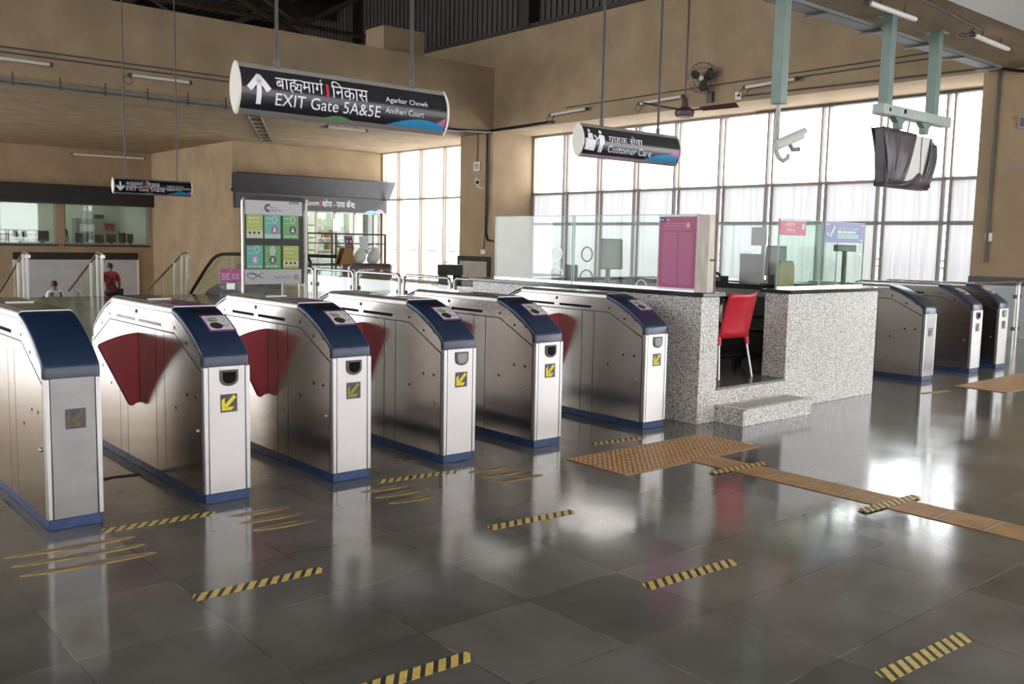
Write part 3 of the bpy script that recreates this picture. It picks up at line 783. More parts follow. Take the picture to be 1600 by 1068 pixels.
po = thing('screen_post', 'rust-stained cream steel post beside the magenta poster on the counter', 'post', (6.72, 5.20, 1.187))
m = MB(); m.box(-.055, .055, -.07, .07, 0, .69); m.build('post_body', mat('rusty_cream_paint', (.60, .54, .47), .5, noise=(6, .22, (3, 3, .6))), po, bevel=.004)
m = MB(); m.box(.035, .058, -.076, -.068, 0, .70); m.box(-.03, .03, -.074, -.07, .28, .30); m.build('hinge_strip', mat('rust_brown', (.19, .12, .08), .7, noise=(20, .3)), po)
ps = thing('poster', 'tall magenta poster with white edge and fine print on the counter glass', 'poster', (6.70, 5.285, 1.20))
m = MB(); m.box(-.004, .004, 0, .45, .0, .675); m.build('sheet_edge', paper_white, ps)
m = MB(); m.box(-.0055, -.0035, .008, .44, .016, .662); m.build('sheet', magenta, ps)
V2 = merge2d(*[word_bars(.06, .225, .05 + i*.0135, .006, seed=i) for i in range(35)], *[word_bars(.245, .40, .05 + i*.0135, .006, seed=99+i) for i in range(35)],
             word_bars(.06, .37, .545, .009, 3), word_bars(.06, .37, .57, .012, 8), word_bars(.09, .36, .595, .012, 5))
m = MB(); m.mesh2d(*V2, lambda u, z: (-.0062, .448-u, z)); m.build('print', poster_line, ps, recalc=False)
m = MB(); m.mesh2d(*grid2d(.01, .085, .615, .652, 1, 1), lambda u, z: (-.0062, .448-u, z)); m.build('blue_tab', blue_label, ps, recalc=False)
m = MB(); m.mesh2d(*merge2d(word_bars(.015, .075, .629, .009, 4), word_bars(.095, .13, .629, .008, 5)), lambda u, z: (-.0067, .448-u, z)); m.build('tab_print', sign_white, ps, recalc=False)
m = MB(); m.mesh2d(*disc2d(.345, .585, .022, .026), lambda u, z: (-.0067, .448-u, z)); m.build('crest', mat('pale_orange', (.75, .42, .3), .5), ps, recalc=False)

rn = thing('notice', 'small red notice with pale print high on the counter glass', 'notice', (8.035, 5.322, 1.725))
m = MB(); m.box(0, .465, -.002, .001, 0, .143); m.build('sheet', red_notice, rn)
m = MB(); m.mesh2d(*merge2d(word_bars(.12, .26, .12, .007, 1), word_bars(.08, .28, .102, .012, 2), word_bars(.08, .26, .086, .006, 3), word_bars(.08, .25, .06, .006, 4), word_bars(.12, .26, .045, .011, 5), word_bars(.06, .28, .028, .006, 6)), lambda x, z: (x, -.003, z)); m.build('print', mat('pale_pink_print', (.75, .5, .53), .5), rn, recalc=False)
m = MB(); m.mesh2d(*disc2d(.41, .09, .03, .034), lambda x, z: (x, -.003, z)); m.build('round_emblem', mat('pale_blue_print', (.45, .55, .72), .5), rn, recalc=False)
vn = thing('notice', 'violet notice with mint tick and mint lines on the counter glass', 'notice', (8.855, 5.322, 1.666))
m = MB(); m.box(0, .80, -.002, .001, 0, .212); m.build('sheet', violet_notice, vn)
m = MB(); m.mesh2d(*stroke2d([(.055, .10), (.095, .045), (.19, .165)], .028), lambda x, z: (x, -.003, z)); m.build('tick_mark', mint, vn, recalc=False)
m = MB(); m.mesh2d(*fit(text2d('USE DIGITAL TICKETS'), .25, .68, .135, .165), lambda x, z: (x, -.003, z)); m.mesh2d(*word_bars(.25, .62, .098, .027, 11, .2), lambda x, z: (x, -.003, z)); m.build('lettering', mint, vn, recalc=False)
m = MB(); m.mesh2d(*grid2d(.25, .68, .048, .086, 1, 1), lambda x, z: (x, -.003, z)); ln = m.build('mint_band', mint, vn, recalc=False)
m = MB(); m.mesh2d(*word_bars(.265, .665, .06, .014, 21), lambda x, z: (x, -.0036, z)); m.build('band_print', mat('grey_green_print', (.2, .38, .32), .5), ln, recalc=False)
m = MB(); m.mesh2d(*merge2d(word_bars(.01, .09, .185, .010, 1), word_bars(.14, .155, .183, .015, 1), word_bars(.73, .79, .185, .008, 1), word_bars(.71, .78, .025, .006, 1)), lambda x, z: (x, -.003, z)); m.build('print', sign_white, vn, recalc=False)

# furniture and equipment inside the enclosure
dk = thing('staff_desk', 'long dark topped desk with grey front along the far side of the enclosure', 'desk', (9.05, 6.08, .3165))
m = MB(); m.box(0, .39, 0, 2.04, .80, .86); m.build('desk_top', dark_granite, dk, bevel=.004)
m = MB(); m.box(.02, .06, .02, 2.02, .70, .80); m.build('apron', grey_panel, dk)
m = MB(); m.box(.33, .38, .02, 2.02, 0, .70); m.build('back_panel', black_metal, dk)
for y in (.02, 1.98):
    m = MB(); m.box(.06, .33, y, y+.04, 0, .8); m.build('leg', grey_panel, dk)
rc = thing('chair', 'bright red plastic chair with steel legs in the counter doorway', 'chair', (7.56, 5.66, .3165), math.radians(-4))
def chair_back():
    m = MB(); rows = []
    for i in range(9):
        t_ = i/8; z = .40 + .45*t_; y = -.205 - .10*t_**1.4; hw = .205 + .012*math.sin(t_*3.1) - .008*t_
        row = []
        for j in range(9):
            s_ = -1 + 2*j/8; x = hw*s_; yy = y - .035*(1 - s_*s_)*(.3 + .7*t_); zz = z - (.022*(1 - s_*s_) if i == 8 else 0)
            row.append((x, yy, zz))
        rows.append(row)
    V = [p for r in rows for p in r]; 
    bmv = [m.bm.verts.new(p) for p in V]
    for i in range(8):
        for j in range(8): m.bm.faces.new([bmv[i*9+j], bmv[i*9+j+1], bmv[(i+1)*9+j+1], bmv[(i+1)*9+j]])
    return m
o = chair_back().build('backrest', chair_red, rc, smooth=True, angle=60, recalc=False)
so = o.modifiers.new('thick', 'SOLIDIFY'); so.thickness = .014; so.offset = 0
m = MB(); rows = []
for i in range(7):
    t_ = i/6; y = -.20 + .42*t_; z = .44 - .02*math.sin(math.pi*min(1, t_*1.1)) - (.02 if i == 6 else 0)
    rows.append([(-.215 + .43*j/6, y, z - .012*(1 - abs(-1 + j/3)**2)) for j in range(7)])
bmv = [m.bm.verts.new(p) for r in rows for p in r]
for i in range(6):
    for j in range(6): m.bm.faces.new([bmv[i*7+j], bmv[i*7+j+1], bmv[(i+1)*7+j+1], bmv[(i+1)*7+j]])
o = m.build('seat', chair_red, rc, smooth=True, angle=60, recalc=False); so = o.modifiers.new('thick', 'SOLIDIFY'); so.thickness = .016; so.offset = 0
for sx in (-1, 1):
    for sy in (-1, 1):
        m = MB(); m.tube([(sx*.20, sy*.19, .37), (sx*.245, sy*.245 if sy < 0 else .215, 0)], .0125, 10); m.build('leg', steel_tube, rc, smooth=True)
        m = MB(); m.tube([(sx*.196, sy*.185, .45), (sx*.208, sy*.20 if sy < 0 else .192, .33)], .024, 10); m.build('leg_socket', chair_red, rc, smooth=True)
oc = thing('office_chair', 'black swivel chair on castors behind the red plastic chair', 'office chair', (8.5, 5.98, .3165), math.radians(120))
m = MB(); m.box(-.22, .22, -.22, .22, .38, .45); m.build('seat', black_metal, oc, bevel=.03)
m = MB(); m.box(-.2, .2, -.27, -.22, .50, .74); m.build('backrest', black_metal, oc, bevel=.03)
m = MB(); m.tube([(0, -.1, .38), (0, -.27, .42), (0, -.285, .65)], .02, 8); m.build('back_bracket', black_metal, oc)
m = MB(); m.cyl((0, 0, .1), (0, 0, .38), .028); m.build('gas_column', black_metal, oc, smooth=True)
for s_ in (-1, 1):
    m = MB(); m.tube([(s_*.22, .05, .40), (s_*.28, .05, .48), (s_*.28, .0, .64), (s_*.28, -.15, .70), (s_*.26, -.26, .64)], .014, 8); m.build('armrest', steel_tube, oc, smooth=True)
for k in range(5):
    a = 2*math.pi*k/5; m = MB(); m.tube([(0, 0, .11), (.29*math.cos(a), .29*math.sin(a), .075)], .02, 8); l_ = m.build('base_arm', black_metal, oc)
    m = MB(); cx, cy = .29*math.cos(a), .29*math.sin(a); m.cyl((cx-.02*math.sin(a), cy+.02*math.cos(a), .03), (cx+.02*math.sin(a), cy-.02*math.cos(a), .03), .03); m.build('castor', black_metal, l_)
ph = thing('desk_telephone', 'black desk telephone on the staff desk beside the cream post', 'telephone', (9.25, 6.95, 1.179))
m = MB(); m.prism([(-.09, 0), (.09, 0), (.09, .03), (-.09, .07)], 'x', -.08, .08); m.build('base', black_metal, ph, bevel=.006)
m = MB(); m.tube([(-.1, -.09, .075), (-.1, -.06, .10), (-.1, .06, .10), (-.1, .09, .075)], .02, 8); m.build('handset', black_metal, ph, smooth=True)
cd = thing('card_terminal_mount', 'small black terminal on an arm behind the cream post', 'terminal', (9.12, 7.2, 1.179))
m = MB(); m.cyl((0, 0, 0), (0, 0, .28), .015); m.build('arm', black_metal, cd); m = MB(); m.box(-.14, .05, -.03, .03, .28, .36); m.build('head', black_metal, cd, bevel=.008)
mo = thing('computer_monitor', 'back of a grey monitor behind the counter glass', 'monitor', (7.16, 6.75, 1.0375))
m = MB(); m.prism([(-.17, .30), (.17, .30), (.16, .62), (-.16, .62)], 'y', 0, .05); m.build('rear_case', monitor_grey, mo, bevel=.015)
m = MB(); m.cyl((0, .06, .02), (0, .06, .4), .025); m.build('stand', monitor_grey, mo); m = MB(); m.box(-.12, .12, -.05, .15, .0, .03); m.build('foot', monitor_grey, mo)
d2 = thing('counter_shelf', 'cream service shelf behind the glass under the grey monitor', 'shelf', (6.93, 5.6, .3165))
m = MB(); m.box(0, .42, .55, 2.55, .69, .72); m.build('shelf_board', cream, d2)
for y in (.58, 1.5, 2.48):
    m = MB(); m.box(.02, .38, y, y+.04, 0, .69); m.build('support', cream, d2)
pt = thing('receipt_printer', 'black receipt printer behind the counter glass, left of the monitor', 'printer', (7.15, 7.35, 1.0375))
m = MB(); m.prism([(-.10, 0), (.10, 0), (.10, .10), (-.02, .16), (-.10, .14)], 'x', -.08, .08); m.build('case', black_metal, pt, bevel=.01)
m = MB(); m.box(-.06, .06, -.04, .04, .15, .33); m.build('display_pole', black_metal, pt, bevel=.006)
ts = thing('high_back_chair', 'tan high-backed staff chair behind the magenta poster', 'chair', (7.95, 7.0, .3165), math.radians(35))
m = MB(); m.box(-.25, .25, -.25, .25, .46, .54); m.build('seat', tan_seat, ts, bevel=.03); m = MB(); m.prism([(-.24, .5), (.24, .5), (.24, 1.08), (.19, 1.16), (-.19, 1.16), (-.24, 1.08)], 'y', -.3, -.24); m.build('backrest', tan_seat, ts, bevel=.015)
m = MB(); m.cyl((0, 0, .06), (0, 0, .46), .03); m.build('column', black_metal, ts); m = MB(); m.lathe([(.27, 0), (.27, .03), (.05, .07)], (0, 0, 0)); m.build('base', black_metal, ts)
m2_ = thing('computer_monitor', 'dark monitor behind the front glass under the red notice', 'monitor', (9.24, 6.18, 1.179))
m = MB(); m.prism([(-.14, .10), (.22, .10), (.21, .44), (-.12, .44)], 'y', -.03, .03); m.build('rear_case', monitor_grey, m2_, bevel=.01); m = MB(); m.box(-.02, .06, -.03, .05, 0, .12); m.build('stand', black_metal, m2_); m = MB(); m.box(-.1, .14, -.08, .1, 0, .015); m.build('foot', black_metal, m2_)
pd = thing('pole_display', 'dark pole display on the worktop behind the violet notice glass', 'display', (9.43, 5.41, 1.188))
m = MB(); m.box(-.2, .2, -.025, .025, .385, .455); m.build('display_head', black_metal, pd, bevel=.008); m = MB(); m.cyl((0, 0, 0), (0, 0, .39), .026); m.build('pole', black_metal, pd); m = MB(); m.box(-.12, .12, -.045, .045, 0, .02); m.build('base', black_metal, pd, bevel=.004)
dc_ = dup(ts, (9.19, 5.755, .3165), 'tan high-backed staff chair behind the front glass under the dark monitor', None, math.radians(190)); dc_.scale = (.92, .8, .98)
lp = thing('paper_sheet', 'grey framed sheet leaning on the rear glass above the desk', 'sheet', (9.45, 6.45, 1.179))
m = MB(); m.box(-.008, .0, 0, .34, 0, .34); m.build('sheet', mat('grey_sheet', (.42, .41, .42), .35), lp)
lq = thing('paper_sheet', 'pale sheet taped high on the rear glass', 'sheet', (9.585, 6.52, 1.62))
m = MB(); m.box(-.004, .0, 0, .22, 0, .22); m.build('sheet', mat('pale_sheet', (.55, .57, .56), .5), lq)

# ================================================================== hanging signs
def hanging_sign(label, x0, x1, yc, zc, h, depth, rods, rod_top, texts, waves, icon=None, group='black hanging direction signs'):
    t = thing('hanging_sign', label, 'sign', ((x0+x1)/2, yc, zc), 0, group); cx = (x0+x1)/2
    a, b_ = h/2, depth/2; R_ = (a*a + b_*b_)/(2*b_)
    def yf(z, off=0): return -(math.sqrt(max(0, R_*R_ - z*z)) - (R_ - b_)) - off
    N = 14
    def band(z0, z1, sgn, off=0):
        m = MB(); n = 8; zs = [z0 + (z1-z0)*i/n for i in range(n+1)]
        rings = [[(xx, sgn*yf(z, off), z) for z in zs] + [(xx, 0, z1), (xx, 0, z0)] for xx in (x0-cx+.02, x1-cx-.02)]
        return m.rings(rings)
    zp = a*.80
    band(-zp, zp, 1).build('front_panel', sign_black, t, smooth=True, angle=30)
    band(-zp, zp, -1).build('rear_panel', sign_black, t, smooth=True, angle=30)
    for z0, z1 in ((zp, a), (-a, -zp)):
        m = MB(); n = 5; zs = [z0 + (z1-z0)*i/n for i in range(n+1)]
        rings = [[(xx, yf(z, .004), z) for z in zs] + [(xx, -yf(z, .004), z) for z in reversed(zs)] for xx in (x0-cx+.012, x1-cx-.012)]
        m.rings(rings); m.build('edge_rail', alu, t, smooth=True, angle=30)
    lens = [(yf(-a*1.03 + 2.06*a*i/N, .006), -a*1.03 + 2.06*a*i/N) for i in range(N+1)] + [(-yf(a*1.03 - 2.06*a*i/N, .006), a*1.03 - 2.06*a*i/N) for i in range(1, N)]
    for xa in (x0-cx, x1-cx-.018):
        m = MB(); m.prism(lens, 'x', xa, xa+.018); m.build('end_cap', cream, t, bevel=.002)
    for rx in rods:
        m = MB(); m.cyl((rx-cx, 0, a*.95), (rx-cx, 0, rod_top-zc), .011, 10); m.build('hanger_rod', rod_dark, t, smooth=True)
        m = MB(); m.cyl((rx-cx, 0, a*.97), (rx-cx, 0, a*.97+.05), .018, 10); m.build('rod_collar', conduit, t, smooth=True)
    levels = [-a + 2*a*i/16 for i in range(1, 16)]
    def put(name, m_, vf, off):
        vf = ([(v[0]-cx, v[1]-zc) for v in vf[0]], vf[1]); vf = split_rows(vf, levels)
        mb = MB(); mb.mesh2d(*vf, lambda x, z: (x, yf(z, off), z)); mb.build(name, m_, t, recalc=False)
    for name, m_, vf in texts: put(name, m_, vf, .0025)
    for i, (name, m_, vf) in enumerate(waves): put(name, m_, vf, .0015 + .0004*i)
    return t
def hump(x0, x1, z0, h, n=16, clip=None):
    pts = [(x0 + (x1-x0)*i/n, z0 + h*math.sin(math.pi*i/n)) for i in range(n+1)]
    if clip: pts = [p for p in pts if p[0] <= clip] + [(clip, z0)]
    return poly2d(pts)
def exit_texts(x0, s, zc, up):
    X = lambda v: x0 + (v - 2.46)*s
    Z = lambda v: zc + (v - 2.503)*s
    ar = merge2d(stroke2d([(2.588, 2.42), (2.588, 2.57)], .032), stroke2d([(2.528, 2.505), (2.588, 2.575), (2.588, 2.576)], .038), stroke2d([(2.648, 2.505), (2.588, 2.575), (2.588, 2.576)], .038))
    ar = ([(v[0], v[1] if up else 5.0 - v[1]) for v in ar[0]], ar[1])
    tr = lambda vf: ([(X(v[0]), Z(v[1])) for v in vf[0]], vf[1])
    tx = [('arrow', sign_white, tr(ar)),
          ('lettering', sign_white, tr(merge2d(fit(deva_exit(), 2.70, 3.032, 2.503, 2.613), fit(deva_nikas(), 3.092, 3.365, 2.505, 2.616), fit(text2d('EXIT Gate 5A&5E'), 2.70, 3.465, 2.417, 2.490)))),
          ('place_names', sign_white, tr(merge2d(fit(text2d('Agarkar Chowk'), 3.503, 3.852, 2.517, 2.560), fit(text2d('Andheri Court'), 3.500, 3.816, 2.452, 2.490)))),
          ('red_bar', sign_red, tr(poly2d([(3.052, 2.508), (3.072, 2.508), (3.072, 2.588), (3.052, 2.588)])))]
    wv = [('green_wave', sign_green, tr(hump(3.05, 3.26, 2.3795, .018))), ('pink_wave', sign_pink, tr(poly2d([(3.93, 2.425), (4.008, 2.462), (4.008, 2.39)]))),
          ('blue_wave', sign_blue, tr(hump(3.52, 4.10, 2.3795, .056, clip=4.008)))]
    return tx, wv
tx, wv = exit_texts(2.46, 1.0, 2.503, True)
hanging_sign('large black hanging exit sign with white up arrow above the ticket gates', 2.455, 4.035, 5.5, 2.503, .31, .125, (2.738, 3.752), 5.02, tx, wv)
tx, wv = exit_texts(5.187, .86, 2.42, False)
hanging_sign('small distant black exit sign with white down arrow near the stairs', 5.183, 6.542, 16.5, 2.42, .268, .11, (5.401, 6.291), 10.4, tx, wv)
fig = merge2d(poly2d([(5.512, 2.378), (5.626, 2.372), (5.632, 2.452), (5.518, 2.456)]), poly2d([(5.505, 2.458), (5.64, 2.452), (5.64, 2.462), (5.505, 2.468)]),
              poly2d([(5.535, 2.470), (5.600, 2.466), (5.593, 2.512), (5.545, 2.514)]), disc2d(5.558, 2.532, .013, .015),
              disc2d(5.690, 2.530, .018, .017), poly2d([(5.668, 2.508), (5.722, 2.506), (5.735, 2.495), (5.738, 2.430), (5.722, 2.430), (5.716, 2.365), (5.698, 2.365), (5.696, 2.425), (5.690, 2.365), (5.672, 2.366), (5.675, 2.440)]),
              stroke2d([(5.680, 2.500), (5.650, 2.468), (5.618, 2.497)], .014))
hanging_sign('black hanging sign with clerk pictogram above the granite counter', 5.475, 6.74, 5.6, 2.455, .275, .12, (5.755, 6.478), 5.02,
             [('pictogram', sign_white, fig), ('lettering', sign_white, merge2d(fit(deva_care(), 5.785, 6.212, 2.448, 2.525), fit(text2d('Customer Care'), 5.785, 6.34, 2.373, 2.430)))],
             [('pink_wave', sign_pink, poly2d([(6.56, 2.40), (6.712, 2.465), (6.712, 2.38)])), ('blue_wave', sign_blue, hump(6.25, 6.90, 2.346, .062, clip=6.712))])

# ================================================================== floor markings
TG = 'yellow and black striped floor tapes'
def tape(x, y, L_, ang, label, w=.08):
    m = MB(); k = .03
    m.prism([(0, 0), (L_ - k, 0), (L_, w*.6), (L_ - .01, w), (k*.6, w), (0, w*.5)], 'z', 0, .0018)
    o = m.build('floor_tape', hazard); o.location = (x, y, .0004); o.rotation_euler = (0, 0, math.radians(ang)); tag(o, label, 'floor tape', TG)
tape(1.51, 5.10, .63, -3, 'striped tape on the floor between the plain-capped gate and the yellow arrow gate')
tape(1.53, 3.885, .64, -1.7, 'striped tape one pace in front of the plain-capped gate lane')
tape(1.51, 2.70, .65, -2.5, 'striped tape cut by the lower picture edge, nearest the camera')
tape(3.26, 5.11, .61, -8, 'striped tape across the lane after the dim green arrow gate')
tape(3.22, 3.885, .63, -4.5, 'striped tape one pace in front of the dim green arrow gate')
tape(3.24, 2.74, .65, -3.5, 'striped tape alone in the middle of the dark stone floor')
tape(3.25, 1.575, .66, -3, 'striped tape in the lower right corner of the picture')
tape(5.27, 5.10, .58, -7, 'faded striped tape behind the studded pad before the widest lane')
for x, y, L_, a, lab in ((5.27, 3.915, .60, -5, 'striped tape crossing the ribbed tactile strip near the studded pad'), (5.25, 2.765, .64, -4, 'striped tape crossing the ribbed tactile strip in window glare')):
    m = MB(); k = .03; w = .08
    m.prism([(0, 0), (L_ - k, 0), (L_, w*.6), (L_ - .01, w), (k*.6, w), (0, w*.5)], 'z', 0, .0018)
    o = m.build('floor_tape', hazard); o.location = (x, y, .0066); o.rotation_euler = (0, 0, math.radians(a)); tag(o, lab, 'floor tape', TG)
tape(10.22, 4.79, .54, -8, 'pale striped tape before the gates beyond the counter')
def outline(x, y, L_, W_, label, k=.9):
    t = thing('footprint_sticker', label, 'floor sticker', (x, y, .0004), math.radians(-4), 'worn yellow footprint outlines')
    n = 24; pts = [(L_/2 + L_/2*math.cos(a), (W_/2)*math.copysign(abs(math.sin(a))**k, math.sin(a))) for a in [2*math.pi*i/n for i in range(n)]]
    m = MB(); m.prism(pts, 'z', 0, .0011); m.build('outline', sticker_edge, t)
    pts2 = [(L_*.06 + (p[0])*.88, p[1]*.60) for p in pts]
    m = MB(); m.prism(pts2, 'z', .0004, .0016); m.build('worn_middle', sticker_fill, t)
lanes = ((1.0, .63, 'in front of the plain-capped gate'), (2.16, .38, 'in front of the yellow arrow gate'), (3.04, .40, 'in front of the dim green arrow gate'), (3.90, .40, 'in front of the grey shuttered gate'))
for x, L_, where in lanes:
    for y, pos in ((4.985, 'rear'), (4.83, 'middle'), (4.67, 'front')):
        outline(x, y, L_, .075, '%s one of three worn yellow outlines %s' % (pos, where))
tp = thing('tactile_pad', 'ochre studded tactile pad in front of the granite counter step', 'tactile paving', (4.74, 4.272, 0))
m = MB(); m.box(0, 1.58, 0, .60, 0, .006); m.build('base', mat('ochre_pad_base', (.30, .165, .065), .5, noise=(6, .18)), tp)  # base darkened between the studs, relief shading put into the colour
m = MB()
for i in range(32):
    for j in range(12):
        cx, cy = .025 + i*.0495, .025 + j*.05; n = 8
        A = [m.bm.verts.new((cx + .0155*math.cos(2*math.pi*k/n), cy + .0155*math.sin(2*math.pi*k/n), .006)) for k in range(n)]
        B = [m.bm.verts.new((cx + .010*math.cos(2*math.pi*k/n), cy + .010*math.sin(2*math.pi*k/n), .0115)) for k in range(n)]
        for k in range(n): m.bm.faces.new([A[k], A[(k+1) % n], B[(k+1) % n], B[k]])
        m.bm.faces.new(B)
m.build('studs', mat('pale_ochre_stud', (.56, .34, .16), .4), tp)  # studs lightened in colour so their relief shows
ts_ = thing('tactile_strip', 'ochre ribbed tactile guide strip running from the studded pad across the floor', 'tactile paving', (5.46, 4.272, 0), math.radians(0))
strip_base = mat('dark_ochre_base', (.22, .12, .05), .5, noise=(6, .2))  # darkened so the ribs stand out, shading painted into the base
m = MB(); m.box(0, .30, -5.0, 0, 0, .004); m.build('base', strip_base, ts_)
m = MB()
for i in range(17):
    y1 = -.012 - i*.3; y0 = y1 - .276
    for j in range(6): m.box(.010 + j*.049, .010 + j*.049 + .034, y0, y1, .004, .0062)
m.build('ribs', mat('ochre_rib', (.46, .27, .12), .45, noise=(6, .18)), ts_)  # ribs lightened in colour against the shaded base
m = MB()
for i in range(17): m.box(.004, .296, -.3*i - .010, -.3*i + .004 if i else 0, .0041, .0052)
m.build('joints', tactile_gap, ts_)
tq = thing('tactile_pad', 'ochre ribbed tactile pad in front of the gates beyond the counter', 'tactile paving', (11.14, 4.27, 0))
m = MB(); m.box(0, 2.4, 0, .62, 0, .004); m.build('base', strip_base, tq)
m = MB()
for j in range(12): m.box(.01, 2.39, .012 + j*.051, .045 + j*.051, .004, .008)
m.build('ribs', MATS['ochre_rib'], tq)
m = MB(); m.prism([(0, 0), (.10, -.03), (.22, .02), (.36, -.01), (.40, .03), (.25, .06), (.12, .04), (.02, .05)], 'z', 0, .004); o = m.build('cardboard_scrap', brown_scrap); o.location = (1.70, 6.23, 0.0005)
tag(o, 'flat brown scrap lying in the first lane between the gates', 'scrap')

# ================================================================== barriers, leaflet board
def barrier(axis, a0, a1, c, top, label, group, r_=.021, z0=.0, glass_z=.14):
    t = thing('glass_barrier', label, 'barrier', (a0, c, 0) if axis == 'x' else (c, a0, 0), 0, group); L_ = abs(a1 - a0); sg = 1 if a1 > a0 else -1
    q = lambda u, z: (sg*u, 0, z) if axis == 'x' else (0, sg*u, z)
    k = .07; path = [q(0, 0), q(0, top - k)] + [q(k - k*math.cos(b_), top - k + k*math.sin(b_)) for b_ in (math.pi/8, math.pi/4, 3*math.pi/8)] + [q(k, top), q(L_ - k, top)] + \
        [q(L_ - k + k*math.sin(b_), top - k + k*math.cos(b_)) for b_ in (math.pi/8, math.pi/4, 3*math.pi/8)] + [q(L_, top - k), q(L_, 0)]
    m = MB(); m.tube(path, r_, 10); m.build('frame', steel_tube, t, smooth=True)
    m = MB(); e = .005
    if axis == 'x': m.box(min(.05*sg, (L_-.05)*sg), max(.05*sg, (L_-.05)*sg), -e, e, glass_z, top-.10)
    else: m.box(-e, e, min(.05*sg, (L_-.05)*sg), max(.05*sg, (L_-.05)*sg), glass_z, top-.10)
    m.build('pane', glass_rail, t)
    m = MB()
    for u in (.035, L_-.035):
        for z in (.3, top-.25):
            p_ = q(u, z); m.box(p_[0]-.025, p_[0]+.025, p_[1]-.025, p_[1]+.025, z-.03, z+.03)
    m.build('clamp', grey_frame, t)
    return t
BG = 'steel and glass barrier panels behind the gates'
for i, (y0, y1, lab) in enumerate(((13.90, 15.0, 'glass barrier panel behind the leaflet board'), (12.62, 13.80, 'glass barrier panel just past the leaflet board'), (11.33, 12.50, 'glass barrier panel below the white sacks'), (10.10, 11.21, 'glass barrier panel below the bright side window'), (8.85, 10.0, 'glass barrier panel meeting the rear end of the granite counter'))):
    barrier('y', y0, y1, 7.55, 1.10, lab, BG)
barrier('x', 8.40, 9.31, 16.0, 1.10, 'glass barrier panel in the rear row left of the brown desk', BG)
barrier('x', 9.47, 10.46, 16.0, 1.10, 'glass barrier panel in the rear row in front of the brown desk', BG)
barrier('x', 12.45, 13.18, 24.0, 1.10, 'far short barrier panel beside the escalator end', BG)
barrier('x', 13.25, 13.99, 24.0, 1.10, 'far short barrier panel under the lost property window', BG)
barrier('x', 14.1, 16.85, 6.45, 1.10, 'glass barrier beside the farthest ticket gate', BG)
barrier('x', 16.98, 18.45, 6.45, 1.10, 'glass barrier closing the gap to the window wall pier', BG)
lb = thing('leaflet_board', 'free-standing steel frame board with white header and footer behind the gates', 'display board', (5.45, 12.0, 0))
m = MB(); k = .07; m.tube([(0, 0, 0), (0, 0, 2.14-k), (k*.3, 0, 2.14-k*.3), (k, 0, 2.14), (.95-k, 0, 2.14), (.95-k*.3, 0, 2.14-k*.3), (.95, 0, 2.14-k), (.95, 0, 0)], .02, 10); m.build('frame', steel_tube, lb, smooth=True)
m = MB(); m.tube([(.99, .05, 0), (.99, .05, 2.09), (.96, .03, 2.12)], .017, 8); m.tube([(0, -.3, .02), (0, .3, .02)], .02, 8); m.tube([(.95, -.3, .02), (.95, .3, .02)], .02, 8); m.build('brace', steel_tube, lb, smooth=True)
m = MB(); m.box(.03, .915, -.012, .012, .955, 2.11); m.build('backing', mat('dark_olive_board', (.035, .036, .030), .5), lb)
m = MB(); m.box(.035, .885, -.02, -.011, 1.905, 2.10); hd = m.build('header', mat('header_white', (.62, .62, .64), .4), lb)
m = MB(); m.box(.02, .87, -.02, -.011, .955, 1.16); ft = m.build('footer', MATS['header_white'], lb)
fy = flat_y(-.0215)
m = MB(); m.mesh2d(*merge2d(fit(text2d('Metro'), .385, .51, 1.992, 2.03)), fy); m.build('lettering', sign_pink, hd, recalc=False)
m = MB(); m.mesh2d(*merge2d(fit(text2d('Rewards'), .355, .57, 1.958, 1.99)), fy); m.build('lettering', mat('violet_print', (.12, .07, .22), .5), hd, recalc=False)
m = MB(); vs, fs = ring2d(.375, 2.0, .062, .058, .03, 1.2, 4.9); m.mesh2d(vs, fs, fy); m.build('crescent', MATS['violet_print'], hd, recalc=False)
m = MB(); m.mesh2d(*grid2d(.69, .825, 2.068, 2.098, 1, 1), fy); tb = m.build('blue_tab', blue_label, hd, recalc=False)
m = MB(); m.mesh2d(*word_bars(.705, .815, 2.078, .010, 2), flat_y(-.0222)); m.build('print', sign_white, tb, recalc=False)
def wavy(x0, x1, zc, amp, ph, w):
    return stroke2d([(x0 + (x1-x0)*i/16, zc + amp*math.sin(ph + math.pi*1.5*i/16)) for i in range(17)], w)
m = MB(); m.mesh2d(*merge2d(wavy(.04, .29, 1.075, .035, 0, .010), wavy(.05, .25, 1.085, .02, .3, .012)), fy); m.build('wave_mark', sign_blue, ft, recalc=False)
m = MB(); m.mesh2d(*merge2d(wavy(.06, .29, 1.070, -.04, .1, .010)), flat_y(-.0222)); m.build('wave_mark', mat('rose_print', (.5, .06, .16), .5), ft, recalc=False)
m = MB(); m.mesh2d(*fit(text2d('Mumbai Metro One'), .45, .715, 1.035, 1.066), fy); m.build('lettering', grey_frame, ft, recalc=False)
m = MB(); m.mesh2d(*disc2d(.785, 1.052, .034, .034), fy); dd = m.build('round_emblem', MATS['rose_print'], ft, recalc=False)
m = MB(); m.mesh2d(*ring2d(.785, 1.052, .02, .02, .008), flat_y(-.0222)); m.build('emblem_ring', sign_white, dd, recalc=False)
LG = 'leaflets on the steel frame board'
lf = [(0.05, 1.585, lime, 'lime leaflet with white foot, upper row under the board header'), (.312, 1.585, teal, 'teal leaflet with pale swirl, centre of the upper row'), (.588, 1.585, leafgreen, 'green leaflet with dark round emblem, upper row beside the frame'),
      (.05, 1.172, teal, 'teal leaflet with pink middle, lower row'), (.312, 1.172, leafgreen, 'green leaflet with violet emblem, centre of the lower row'), (.588, 1.172, lime, 'lime leaflet with white band, lower row beside the frame')]
